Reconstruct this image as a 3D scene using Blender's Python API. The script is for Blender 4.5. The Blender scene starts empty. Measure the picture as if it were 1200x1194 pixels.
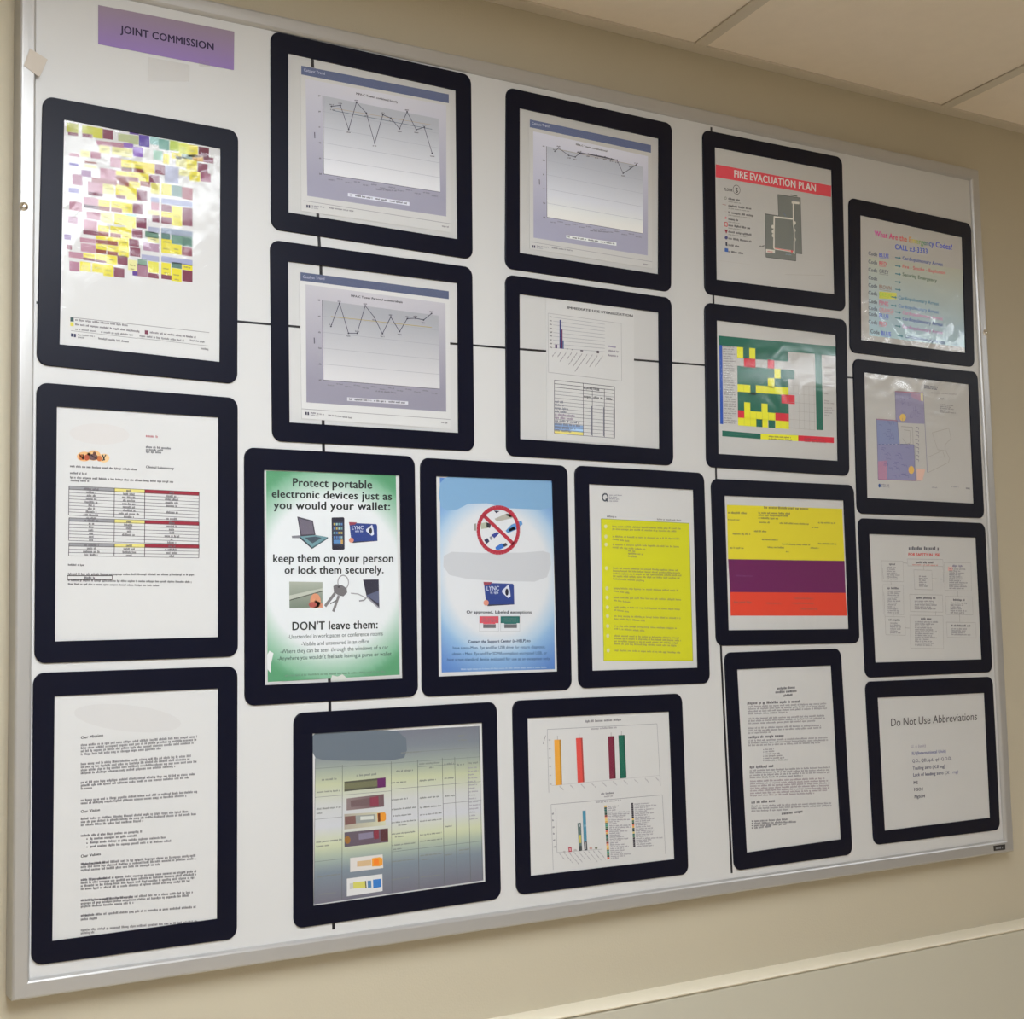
import bpy, math, random
from mathutils import Matrix, Vector
random.seed(7)
SC = bpy.context.scene
COL = SC.collection

# ---------------------------------------------------------------- camera
CEIL = 2.44                 # ceiling height
BT = 2.333                  # height of the top edge of the whiteboard
BOARD_W, BOARD_H = 1.820, 1.220
FACE = -0.020               # y of the whiteboard surface (the wall is y = 0)
R = ((0.91264428, 0.00067322, -0.40875415),
     (0.02933521, 0.99731218, 0.06714065),
     (0.4077007, -0.07326641, 0.91017151))     # rows: right, down, forward in wall coordinates (x, down, into wall)
EYE = (-0.41114286, 0.74760569, -1.33401482)
FOC, PPX, PPY = 1396.079, 188.612, 578.565

def W(x, d, out=0.0):
    """wall coordinates (metres right of and below the board's top left corner) -> world"""
    return Vector((x, FACE - out, BT - d))

cam = bpy.data.cameras.new('camera')
co = bpy.data.objects.new('camera', cam)
COL.objects.link(co)
def ax(v): return Vector((v[0], v[2], -v[1]))
rt, dn, fw = ax(R[0]), ax(R[1]), ax(R[2])
m = Matrix(((rt.x, -dn.x, -fw.x), (rt.y, -dn.y, -fw.y), (rt.z, -dn.z, -fw.z))).to_4x4()
m.translation = Vector((EYE[0], FACE + EYE[2], BT - EYE[1]))
co.matrix_world = m
cam.sensor_width = 36
cam.sensor_fit = 'HORIZONTAL'
cam.lens = FOC / 1200 * 36
cam.shift_x = (600 - PPX) / 1200
cam.shift_y = -(597 - PPY) / 1200
cam.clip_start = 0.02
SC.camera = co

# ---------------------------------------------------------------- world and exposure
SC.view_settings.view_transform = 'Standard'
SC.view_settings.look = 'None'
SC.view_settings.gamma = 1
SC.view_settings.use_curve_mapping = False
SC.view_settings.exposure = 0.0
wd = bpy.data.worlds.new('world')
SC.world = wd
wd.use_nodes = True
wd.node_tree.nodes['Background'].inputs[0].default_value = (0.8, 0.85, 1, 1)
wd.node_tree.nodes['Background'].inputs[1].default_value = 0.05

LAMP_POWER = 14.0           # emission strength of the ceiling panels

# ---------------------------------------------------------------- helpers
def lin(c):
    return tuple((v / 255 / 12.92) if v / 255 <= 0.04045 else ((v / 255 + 0.055) / 1.055) ** 2.4 for v in c)

def tag(o, label=None, cat=None, group=None, kind=None):
    if label: o['label'] = label
    if cat: o['category'] = cat
    if group: o['group'] = group
    if kind: o['kind'] = kind
    return o

def mat(name, base, rough=0.6, metal=0.0, spec=0.5, bump=0.0, bscale=200.0, var=0.0, vscale=3.0, bdist=0.001):
    mt = bpy.data.materials.new(name)
    mt.use_nodes = True
    nt = mt.node_tree
    b = nt.nodes['Principled BSDF']
    b.inputs['Base Color'].default_value = (*base, 1)
    b.inputs['Roughness'].default_value = rough
    b.inputs['Metallic'].default_value = metal
    b.inputs['Specular IOR Level'].default_value = spec
    tc = nt.nodes.new('ShaderNodeTexCoord')
    if var:
        n = nt.nodes.new('ShaderNodeTexNoise'); n.inputs['Scale'].default_value = vscale
        n.inputs['Detail'].default_value = 4
        nt.links.new(tc.outputs['Object'], n.inputs['Vector'])
        mx = nt.nodes.new('ShaderNodeMix'); mx.data_type = 'RGBA'
        mx.inputs[6].default_value = (*[c * (1 - var) for c in base], 1)
        mx.inputs[7].default_value = (*[min(1, c * (1 + var)) for c in base], 1)
        nt.links.new(n.outputs['Fac'], mx.inputs[0])
        nt.links.new(mx.outputs[2], b.inputs['Base Color'])
    if bump:
        n = nt.nodes.new('ShaderNodeTexNoise'); n.inputs['Scale'].default_value = bscale
        n.inputs['Detail'].default_value = 3
        nt.links.new(tc.outputs['Object'], n.inputs['Vector'])
        bp = nt.nodes.new('ShaderNodeBump'); bp.inputs['Strength'].default_value = bump
        bp.inputs['Distance'].default_value = bdist
        nt.links.new(n.outputs['Fac'], bp.inputs['Height'])
        nt.links.new(bp.outputs['Normal'], b.inputs['Normal'])
    return mt

def mesh_obj(name, verts, faces, material, parent=None, smooth=False):
    me = bpy.data.meshes.new(name)
    me.from_pydata([tuple(v) for v in verts], [], faces)
    me.materials.append(material)
    if smooth:
        for p in me.polygons: p.use_smooth = True
    o = bpy.data.objects.new(name, me)
    COL.objects.link(o)
    if parent is not None:
        o.parent = parent
        o.location = -Vector(parent.location)
    return o

def box_geo(x0, x1, y0, y1, z0, z1):
    v = [(x, y, z) for z in (z0, z1) for y in (y0, y1) for x in (x0, x1)]
    f = [(0, 2, 3, 1), (4, 5, 7, 6), (0, 1, 5, 4), (2, 6, 7, 3), (0, 4, 6, 2), (1, 3, 7, 5)]
    return v, f

def box(name, x0, x1, y0, y1, z0, z1, material, parent=None):
    return mesh_obj(name, *box_geo(x0, x1, y0, y1, z0, z1), material, parent)

def empty(name, loc):
    o = bpy.data.objects.new(name, None)
    o.empty_display_size = 0.05
    COL.objects.link(o)
    o.location = loc
    return o

# ---------------------------------------------------------------- materials
M_wall = mat('wall_paint', lin((192, 183, 162)), 0.75, bump=0.25, bscale=350, var=0.02, vscale=2)
M_guard = mat('wall_cladding', lin((196, 192, 176)), 0.5, bump=0.12, bscale=250, var=0.02)
M_white_wall = mat('far_wall_paint', lin((222, 212, 194)), 0.8, bump=0.1)
M_tile = mat('ceiling_tile', lin((240, 228, 212)), 0.9, bump=0.5, bscale=500, var=0.03, vscale=40)
M_tbar = mat('grid_enamel', lin((210, 200, 184)), 0.5, bump=0.02)
M_floor = mat('vinyl_floor', lin((222, 206, 182)), 0.45, var=0.06, vscale=8)
M_board = mat('board_enamel', (0.61, 0.61, 0.61), 0.3, spec=0.3, bump=0.02, bscale=60, var=0.01)
M_alu = mat('brushed_aluminium', (0.50, 0.495, 0.49), 0.36, metal=0.5, bump=0.03, bscale=900)
M_black = mat('black_vinyl', lin((6, 9, 29)), 0.42, spec=0.2, bump=0.06, bscale=120, var=0.25, vscale=12)
M_tape = mat('black_line_tape', lin((16, 18, 28)), 0.4, bump=0.03)
M_paper = mat('paper', (0.64, 0.64, 0.64), 0.7, bump=0.08, bscale=14, bdist=0.004, var=0.015, vscale=30)
M_chrome = mat('chrome', (0.85, 0.85, 0.85), 0.12, metal=1)
M_plate = mat('dark_plate', lin((35, 33, 36)), 0.35)
M_mask = mat('masking_tape', lin((192, 182, 170)), 0.5, bump=0.2, bscale=80)

def cover_material(name, strength, rough):
    mt = bpy.data.materials.new(name)
    mt.use_nodes = True
    nt = mt.node_tree
    nt.nodes.clear()
    out = nt.nodes.new('ShaderNodeOutputMaterial')
    tr = nt.nodes.new('ShaderNodeBsdfTransparent'); tr.inputs[0].default_value = (0.995, 0.995, 0.995, 1)
    gl = nt.nodes.new('ShaderNodeBsdfGlossy'); gl.inputs['Roughness'].default_value = rough
    fr = nt.nodes.new('ShaderNodeLayerWeight'); fr.inputs['Blend'].default_value = 0.5
    pw = nt.nodes.new('ShaderNodeMath'); pw.operation = 'POWER'; pw.inputs[1].default_value = 5
    sl = nt.nodes.new('ShaderNodeMath'); sl.operation = 'MULTIPLY_ADD'; sl.inputs[1].default_value = 0.95; sl.inputs[2].default_value = 0.04
    nt.links.new(fr.outputs['Facing'], pw.inputs[0]); nt.links.new(pw.outputs[0], sl.inputs[0])
    mx = nt.nodes.new('ShaderNodeMixShader')
    tc = nt.nodes.new('ShaderNodeTexCoord')
    n = nt.nodes.new('ShaderNodeTexNoise'); n.inputs['Scale'].default_value = 9; n.inputs['Detail'].default_value = 2
    n.inputs['Distortion'].default_value = 1.5
    n2 = nt.nodes.new('ShaderNodeTexNoise'); n2.inputs['Scale'].default_value = 45; n2.inputs['Detail'].default_value = 2
    ad = nt.nodes.new('ShaderNodeMath'); ad.operation = 'MULTIPLY_ADD'; ad.inputs[1].default_value = 0.12
    nt.links.new(tc.outputs['Object'], n.inputs['Vector'])
    nt.links.new(tc.outputs['Object'], n2.inputs['Vector'])
    nt.links.new(n2.outputs['Fac'], ad.inputs[0]); nt.links.new(n.outputs['Fac'], ad.inputs[2])
    bp = nt.nodes.new('ShaderNodeBump'); bp.inputs['Strength'].default_value = strength; bp.inputs['Distance'].default_value = 0.006
    nt.links.new(ad.outputs[0], bp.inputs['Height'])
    for t in (gl, fr): nt.links.new(bp.outputs['Normal'], t.inputs['Normal'])
    nt.links.new(sl.outputs[0], mx.inputs[0]); nt.links.new(tr.outputs[0], mx.inputs[1]); nt.links.new(gl.outputs[0], mx.inputs[2])
    nt.links.new(mx.outputs[0], out.inputs[0])
    return mt
M_cover = cover_material('clear_plastic', 0.12, 0.12)
M_crinkled = cover_material('crinkled_plastic', 0.5, 0.13)

def ink_material():
    mt = mat('printed_ink', (0.5, 0.5, 0.5), 0.6, spec=0.3)
    nt = mt.node_tree
    a = nt.nodes.new('ShaderNodeAttribute'); a.attribute_name = 'ink'
    nt.links.new(a.outputs['Color'], nt.nodes['Principled BSDF'].inputs['Base Color'])
    return mt
M_ink = ink_material()

def lamp_material():
    mt = bpy.data.materials.new('lamp_diffuser')
    mt.use_nodes = True
    b = mt.node_tree.nodes['Principled BSDF']
    b.inputs['Base Color'].default_value = (0.9, 0.9, 0.9, 1)
    b.inputs['Emission Color'].default_value = (0.88, 0.94, 1.0, 1)
    b.inputs['Emission Strength'].default_value = LAMP_POWER
    return mt
M_lamp = lamp_material()

# ---------------------------------------------------------------- the room
RX0, RX1, RY0 = -2.6, 7.2, -4.6
def struct(name, *a, **k):
    return tag(box(name, *a, **k), kind='structure')
wall_back = struct('wall_back', RX0, RX1, 0, 0.12, 0, CEIL + 0.1, M_wall)
struct('wall_left', RX0 - 0.12, RX0, RY0 - .12, 0.12, 0, CEIL + 0.1, M_white_wall)
struct('wall_right', RX1, RX1 + 0.12, RY0 - .12, 0.12, 0, CEIL + 0.1, M_white_wall)
struct('wall_front', RX0, RX1, RY0 - 0.12, RY0, 0, CEIL + 0.1, M_white_wall)
struct('floor', RX0, RX1, RY0, 0, -0.1, 0, M_floor)

# lower wall cladding with a rounded top edge
def cladding():
    x0, x1, d, zt = RX0 + 0.002, RX1 - 0.002, 0.024, CLAD_TOP
    prof = [(-0.0001, 0.003), (-d, 0.003), (-d, zt - 0.005)]
    for k in range(1, 5):
        a = k / 4 * math.pi / 2
        prof.append((-d + 0.004 * (1 - math.cos(a)), zt - 0.005 + 0.004 * math.sin(a)))
    prof.append((-0.0001, zt))
    n = len(prof)
    v = [(x, y, z) for x in (x0, x1) for y, z in prof]
    f = [(i, (i + 1) % n, n + (i + 1) % n, n + i) for i in range(n)]
    f += [tuple(range(n - 1, -1, -1)), tuple(range(n, 2 * n))]
    return tag(mesh_obj('trim_1', v, f, M_guard), kind='structure')
CLAD_TOP = BT - 1.3545
cladding()
M_lit_edge = mat('lit_edge_colour', lin((228, 220, 200)), 0.35, bump=0.02)  # top edge of the cladding, its brightness from above put into the colour
def lit_edge():
    x0, x1, z0, zt = RX0 + 0.002, RX1 - 0.002, CLAD_TOP + 0.0001, BT - 1.347
    prof = [(-0.0001, z0), (-0.026, z0), (-0.027, z0 + 0.002)]
    for k in range(0, 8):
        a = k / 7 * math.pi / 2
        prof.append((-0.027 + 0.026 * (1 - math.cos(a)), z0 + 0.002 + (zt - z0 - 0.002) * math.sin(a)))
    prof.append((-0.0001, zt))
    n = len(prof)
    v = [(x, y, z) for x in (x0, x1) for y, z in prof]
    f = [(i, (i + 1) % n, n + (i + 1) % n, n + i) for i in range(n)] + [tuple(range(n - 1, -1, -1)), tuple(range(n, 2 * n))]
    return tag(mesh_obj('trim_3', v, f, M_lit_edge), kind='structure')
lit_edge()

# ceiling: hung grid, turned a little against the wall, one tile per cell, cut to the room
ceiling = struct('ceiling', RX0, RX1, RY0, 0, CEIL + 0.035, CEIL + 0.1, M_tbar)
PITCH = 0.588
GA = math.radians(15.1)
GO = (1.136, 0.0)
FIRST = 0.32
GU, GV = (math.cos(GA), -math.sin(GA)), (-math.sin(GA), -math.cos(GA))
def grid_pt(u, v): return (GO[0] + u * GU[0] + v * GV[0], GO[1] + u * GU[1] + v * GV[1])
def clip(poly):
    for axis, lim, sgn in ((0, RX0 + .003, 1), (0, RX1 - .003, -1), (1, RY0 + .003, 1), (1, -0.003, -1)):
        out = []
        for i in range(len(poly)):
            p, q = poly[i], poly[(i + 1) % len(poly)]
            a, b = (p[axis] - lim) * sgn, (q[axis] - lim) * sgn
            if a >= 0: out.append(p)
            if (a >= 0) != (b >= 0):
                t = a / (a - b); out.append((p[0] + (q[0] - p[0]) * t, p[1] + (q[1] - p[1]) * t))
        poly = out
        if len(poly) < 3: return None
    return poly
def plate(name, u0, u1, v0, v1, z0, z1, material, parent):
    p = clip([grid_pt(u0, v0), grid_pt(u1, v0), grid_pt(u1, v1), grid_pt(u0, v1)])
    if not p: return None
    n = len(p)
    if abs(sum(p[i][0] * p[(i + 1) % n][1] - p[(i + 1) % n][0] * p[i][1] for i in range(n))) < 0.002: return None
    v = [(x, y, z0) for x, y in p] + [(x, y, z1) for x, y in p]
    f = [tuple(range(n)), tuple(range(2 * n - 1, n - 1, -1))] + [(i, n + i, n + (i + 1) % n, (i + 1) % n) for i in range(n)]
    return mesh_obj(name, v, f, material, parent)
LAMP_CELLS = [(-1, 1), (5, 0), (-1, 5), (-2, 1)]     # (column, first of its two rows); the last is added to brighten the left
lamp_skip = {(c, r + k) for c, r in LAMP_CELLS for k in (0, 1)}
cells_ = [(i, j) for i in range(-9, 14) for j in range(-5, 11)]
for i, j in cells_:
    if (i, j) in lamp_skip: continue
    plate('ceiling_tile', i * PITCH + .006, (i + 1) * PITCH - .006, FIRST + j * PITCH + .006, FIRST + (j + 1) * PITCH - .006, CEIL + .0015, CEIL + .016, M_tile, ceiling)
for i in range(-9, 14):
    plate('grid_bar', i * PITCH - .012, i * PITCH + .012, FIRST - 5 * PITCH, FIRST + 11 * PITCH, CEIL - .0015, CEIL + .001, M_tbar, ceiling)
for i, j in cells_:
    if (i, j) in lamp_skip and (i, j - 1) in lamp_skip: continue
    plate('grid_bar', i * PITCH + .0125, (i + 1) * PITCH - .0125, FIRST + j * PITCH - .012, FIRST + j * PITCH + .012, CEIL - .0015, CEIL + .001, M_tbar, ceiling)
# wall angle that carries the tiles along the wall
def angle():
    v, f = box_geo(RX0 + .002, RX1 - .002, -0.022, -0.0002, CEIL - 0.002, CEIL + 0.0012)
    v2, f2 = box_geo(RX0 + .002, RX1 - .002, -0.0022, -0.0002, CEIL + 0.0012, CEIL + 0.02)
    f2 = [tuple(i + 8 for i in q) for q in f2]
    tag(mesh_obj('trim_2', v + v2, f + f2, M_tbar), kind='structure')
angle()
lamp_labels = ['recessed fluorescent ceiling light nearest the left end of the whiteboard', 'recessed fluorescent ceiling light beyond the right end of the whiteboard',
               'recessed fluorescent ceiling light far from the wall, behind the viewer',
               'added recessed ceiling light, brightening the left, just left of the one nearest the whiteboard']
for (c, r), lb in zip(LAMP_CELLS, lamp_labels):
    u0, u1, v0, v1 = c * PITCH + .013, (c + 1) * PITCH - .013, FIRST + r * PITCH + .013, FIRST + (r + 2) * PITCH - .013
    ctr = grid_pt((u0 + u1) / 2, (v0 + v1) / 2)
    e = empty('ceiling_light', (ctr[0], ctr[1], CEIL))
    tag(e, lb, 'ceiling light', 'recessed ceiling lights')
    for q in ((u0, u1, v0, v0 + .03), (u0, u1, v1 - .03, v1), (u0, u0 + .03, v0 + .0301, v1 - .0301), (u1 - .03, u1, v0 + .0301, v1 - .0301)):
        plate('lamp_rim', *q, CEIL - .001, CEIL + .03, M_tbar, e)
    plate('diffuser', u0 + .03, u1 - .03, v0 + .03, v1 - .03, CEIL + .012, CEIL + .016, M_lamp, e)

# ---------------------------------------------------------------- the whiteboard
board = empty('whiteboard', W(BOARD_W / 2, BOARD_H))
tag(board, 'large white board with silver aluminium rails hung on the beige wall', 'whiteboard')
box('board_panel', 0.012, BOARD_W - 0.012, FACE, -0.004, BT - BOARD_H + 0.012, BT - 0.012, M_board, board)
# rails: mitred lengths with a rounded face, 22 mm wide
RAILW = 0.0215
def rail(ax0, ax1, side):
    """ax0/ax1: outer corners in board coordinates, side: unit vector towards the board centre"""
    t = Vector((ax1[0] - ax0[0], ax1[1] - ax0[1])); L = t.length; t /= L
    s = Vector(side)
    prof = [(0.0, -0.0195), (0.0, 0.0015)]          # (inward, out of face)
    for k in range(1, 7):
        a = k / 6 * math.pi / 2
        prof.append((0.004 * (1 - math.cos(a)), 0.0015 + 0.004 * math.sin(a)))
    prof += [(0.010, 0.0054), (0.0175, 0.0050), (0.0195, 0.0040), (0.0208, 0.0022), (RAILW, 0.0004), (RAILW, -0.002), (0.013, -0.0195)]
    v = []
    for e in (0, 1):
        for (a, o) in prof:
            l = a if e == 0 else L - a
            p = Vector(ax0) + t * l + s * a
            v.append(W(p.x, p.y, o))
    n = len(prof)
    f = [(i, (i + 1) % n, n + (i + 1) % n, n + i) for i in range(n)] + [tuple(range(n)), tuple(range(2 * n - 1, n - 1, -1))]
    o = mesh_obj('rail', v, f, M_alu, board)
    return o
r_l = rail((0, 0), (0, BOARD_H), (1, 0))
r_r = rail((BOARD_W, 0), (BOARD_W, BOARD_H), (-1, 0))
r_t = rail((0, 0), (BOARD_W, 0), (0, 1))
r_b = rail((0, BOARD_H), (BOARD_W, BOARD_H), (0, -1))
import bmesh
for o in (r_l, r_r, r_t, r_b):
    bm = bmesh.new(); bm.from_mesh(o.data); bmesh.ops.recalc_face_normals(bm, faces=bm.faces); bm.to_mesh(o.data); bm.free()
def screw(x, d, parent):
    bm = bmesh.new()
    rings = [(0.0056, 0.0), (0.0056, 0.0012), (0.0046, 0.0026), (0.0028, 0.0034), (0.0010, 0.0024)]
    vs = []
    for r_, o_ in rings:
        vs.append([bm.verts.new(W(x + r_ * math.cos(k * math.pi / 8), d + r_ * math.sin(k * math.pi / 8), 0.0046 + o_)) for k in range(16)])
    for a, b in zip(vs, vs[1:]):
        for k in range(16): bm.faces.new((a[k], a[(k + 1) % 16], b[(k + 1) % 16], b[k]))
    bm.faces.new(vs[-1])
    bmesh.ops.recalc_face_normals(bm, faces=bm.faces)
    me = bpy.data.meshes.new('screw'); bm.to_mesh(me); bm.free(); me.materials.append(M_chrome)
    o = bpy.data.objects.new('screw', me); COL.objects.link(o); o.parent = board
    o.location = -Vector(board.location)
    return o
screw(0.0062, 0.3045, board)
screw(1.8130, 0.3015, board)

# ---------------------------------------------------------------- positions measured on the flat board
def B(u, v, out=0.0):
    """a place measured in the picture, carried onto the plane of the board (metres right, metres down)"""
    a, b = (u - PPX) / FOC, (v - PPY) / FOC
    r = [a * R[0][i] + b * R[1][i] + R[2][i] for i in range(3)]
    s = (-out - EYE[2]) / r[2]
    return (EYE[0] + s * r[0], EYE[1] + s * r[1])

# ---------------------------------------------------------------- print: flat inked shapes on paper
GLYPH = {}
def char_mesh(ch, off):
    c = bpy.data.curves.new('t', 'FONT')
    c.body = ch; c.size = 1; c.resolution_u = 3; c.offset = off
    o = bpy.data.objects.new('t', c)
    me = bpy.data.meshes.new_from_object(o)
    vs = [(v.co.x, v.co.y) for v in me.vertices]
    fs = [tuple(p.vertices) for p in me.polygons]
    bpy.data.objects.remove(o); bpy.data.curves.remove(c); bpy.data.meshes.remove(me)
    return vs, fs
def glyph(ch, bold):
    """one letter: outline, faces and advance width"""
    key = (ch, bold)
    if key not in GLYPH:
        full = [v[0] for v in char_mesh(ch + '|', 0)[0]]
        rest = max(full)                      # right side of the bar
        barw = max(v[0] for v in char_mesh('|', 0)[0])
        vs, fs = char_mesh(ch, 0.0) if ch != ' ' else ([], [])
        GLYPH[key] = (vs, fs, rest - barw)
    return GLYPH[key]
def glyphs(s, bold):
    """one or four slightly shifted passes of the string (four make it bold)"""
    passes = []
    for dx, dy in (((-.028, 0), (.028, 0), (0, -.014), (0, .014)) if bold else ((0, 0),)):
        pts, fs, x = [], [], 0.0
        for ch in s:
            v, f, adv = glyph(ch, bold)
            n = len(pts)
            pts += [(a + x + dx, b + dy) for a, b in v]
            fs += [tuple(n + i for i in q) for q in f]
            x += adv + (0.03 if bold else 0)
        passes.append((pts, fs))
    xs = [p[0] for pts, fs in passes for p in pts]
    x0, x1 = min(xs), max(xs)
    return [([(p[0] - x0, p[1]) for p in pts], fs) for pts, fs in passes], x1 - x0

def rounded(pts, r, seg=7):
    """round the corners of a closed polygon (board coordinates)"""
    out = []
    n = len(pts)
    for i in range(n):
        p, a, b = Vector(pts[i]), Vector(pts[i - 1]), Vector(pts[(i + 1) % n])
        d0 = (a - p).normalized(); d1 = (b - p).normalized()
        q0, q1 = p + d0 * r, p + d1 * r
        for k in range(seg + 1):
            t = k / seg
            # circular-like blend
            ca = math.cos(t * math.pi / 2); sa = math.sin(t * math.pi / 2)
            out.append(tuple(p + d0 * r * (1 - sa) + d1 * r * (1 - ca)))
    return out

SHEET_OUT = 0.0006
COVER_OUT = 0.0014
FRAME_OUT = 0.0022

STUFF = {'cell_text', 'body_text', 'footer', 'row_text', 'text', 'list', 'schedule_cells'}
class Part:
    def __init__(s): s.v, s.f, s.c = [], [], []
class Doc:
    def __init__(s, ox, oy, sc, white, base=SHEET_OUT):
        s.ox, s.oy, s.sc = ox, oy, sc
        wl = lin(white); s.wl = wl; s.white = white
        s.parts = {}; s.small = set(); s.cur = 'text'; s.base = base
    def on(s, name): s.cur = name; return s
    def P(s, x, y): return B(s.ox + x / s.sc, s.oy + y / s.sc)
    def ink(s, c):
        l = lin(c)
        return tuple(min(0.92, max(0.004, a / w * 0.64)) for a, w in zip(l, s.wl)) + (1,)
    def add(s, bpts, faces, cols, layer):
        p = s.parts.setdefault(s.cur, Part())
        n = len(p.v)
        out = s.base + 0.00004 + layer * 0.00003
        p.v += [W(x, d, out) for x, d in bpts]
        p.f += [tuple(n + i for i in f) for f in faces]
        p.c += cols                      # one colour per vertex
    def poly(s, pts, c, layer=1):
        b = [s.P(*q) for q in pts]
        s.add(b, [tuple(range(len(b)))], [s.ink(c)] * len(b), layer)
    def par(s, x, y, w, h, c, k=0.0, kx=0.0, layer=1):
        """cell with top left x,y; k is the fall of its top edge, kx the lean of its sides"""
        s.poly([(x, y), (x + w, y + w * k), (x + w + h * kx, y + h + w * k), (x + h * kx, y + h)], c, layer)
    def seg(s, a, b, w, c, layer=2):
        A, Bp = Vector(s.P(*a)), Vector(s.P(*b))
        d = (Bp - A)
        if d.length < 1e-7: return
        wid = w / s.sc * 0.00104 * (1 + (s.ox + a[0] / s.sc) / 2500)
        n = Vector((-d.y, d.x)).normalized() * wid / 2
        s.add([tuple(A - n), tuple(Bp - n), tuple(Bp + n), tuple(A + n)], [(0, 1, 2, 3)], [s.ink(c)] * 4, layer)
    def path(s, pts, w, c, layer=2, closed=False):
        for i in range(len(pts) - (0 if closed else 1)): s.seg(pts[i], pts[(i + 1) % len(pts)], w, c, layer)
    def ell(s, cx, cy, rx, ry, c, layer=1, n=28, k=0.0):
        s.poly([(cx + rx * math.cos(2 * math.pi * i / n), cy + ry * math.sin(2 * math.pi * i / n) + k * rx * math.cos(2 * math.pi * i / n)) for i in range(n)], c, layer)
    def ring(s, cx, cy, rx, ry, w, c, layer=3, n=36, k=0.0):
        A = [(cx + rx * math.cos(2 * math.pi * i / n), cy + ry * math.sin(2 * math.pi * i / n) + k * rx * math.cos(2 * math.pi * i / n)) for i in range(n)]
        s.path(A, w, c, layer, True)
    def quv(s, q, u, v):
        a = [q[0][i] * (1 - u) * (1 - v) + q[1][i] * u * (1 - v) + q[2][i] * u * v + q[3][i] * (1 - u) * v for i in (0, 1)]
        return tuple(a)
    def grad(s, q, fn, nu=12, nv=16, layer=1):
        """quad q whose printed colour is fn(u, v)"""
        pts, cols, fs = [], [], []
        for j in range(nv + 1):
            for i in range(nu + 1):
                u, v = i / nu, j / nv
                pts.append(s.P(*s.quv(q, u, v))); cols.append(s.ink(fn(u, v)))
        for j in range(nv):
            for i in range(nu):
                a = j * (nu + 1) + i
                fs.append((a, a + 1, a + nu + 2, a + nu + 1))
        s.add(pts, fs, cols, layer)
    def text(s, t, a, b, h, c, bold=False, layer=5, cfn=None):
        """t on the baseline a-b; h is the height of a capital, in the same units"""
        passes, w = glyphs(t, bold)
        capw = 0.70
        dx, dy = (b[0] - a[0]) / w, (b[1] - a[1]) / w
        for k, (vs, fs) in enumerate(passes):
            pts, cols = [], []
            for x, y in vs:
                pts.append(s.P(a[0] + dx * x, a[1] + dy * x - y / capw * h))
                cols.append(s.ink(cfn(max(0, min(1, x / w))) if cfn else c))
            s.add(pts, fs, cols, layer + k * 0.4)
    def words(s, a, b, h, c, layer=4, dens=1.0):
        """unreadably small print: a run of letter strokes from a to b"""
        L = math.hypot(b[0] - a[0], b[1] - a[1])
        if L < 1: return
        s.small.add(s.cur)
        ux, uy = (b[0] - a[0]) / L, (b[1] - a[1]) / L
        x = 0; left = random.randint(2, 9)
        pts, fs, cols = [], [], []
        k = s.ink(tuple(v * 0.74 + 0.26 * w for v, w in zip(c, s.white)))
        while x < L - h * 0.3:
            if left == 0:
                x += h * 0.52; left = random.randint(2, 9); continue
            r = random.random()
            w = h * random.uniform(0.28, 0.46)
            top = h * (1.06 if r < 0.28 else 0.8)
            bot = -h * 0.22 if r > 0.9 else 0
            n = len(pts)
            for (px, py) in ((x, -bot), (x + w, -bot), (x + w, -top), (x, -top)):
                pts.append(s.P(a[0] + ux * px, a[1] + uy * px + py))
            fs.append((n, n + 1, n + 2, n + 3)); cols += [k] * 4
            x += w + h * 0.14 / dens; left -= 1
        if pts: s.add(pts, fs, cols, layer)
    def block(s, q, lines, h, c, dens=1.0):
        """lines of small print inside quad q; lines = list of (start, end) fractions"""
        n = len(lines)
        for i, l in enumerate(lines):
            if l is None: continue
            v = (i + 0.8) / n
            s.words(s.quv(q, l[0], v), s.quv(q, l[1], v), h, c, dens=dens)
    def build(s, parent):
        for name, p in s.parts.items():
            o = mesh_obj(name, p.v, p.f, M_ink, parent)
            o.location = (0, 0, 0)
            if name in STUFF or (name in ('heading', 'connector', 'logo') and (name in s.small or name == 'connector')): o['kind'] = 'stuff'
            me = o.data
            at = me.color_attributes.new('ink', 'FLOAT_COLOR', 'POINT')
            at.data.foreach_set('color', [x for c in p.c for x in c])

def slab(name, bpts, out0, out1, material, parent, z=None):
    n = len(bpts)
    v = [W(x, d, out1) for x, d in bpts] + [W(x, d, out0) for x, d in bpts]
    f = [tuple(range(n - 1, -1, -1)), tuple(range(n, 2 * n))] + [(i, (i + 1) % n, n + (i + 1) % n, n + i) for i in range(n)]
    o = mesh_obj(name, v, f, material, parent)
    fix(o)
    return o
def fix(o):
    bm = bmesh.new(); bm.from_mesh(o.data); bmesh.ops.recalc_face_normals(bm, faces=bm.faces); bm.to_mesh(o.data); bm.free()

def sub(name, verts, faces, material, root):
    """child of root, geometry given in world coordinates"""
    return mesh_obj(name, verts, faces, material, root)

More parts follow.
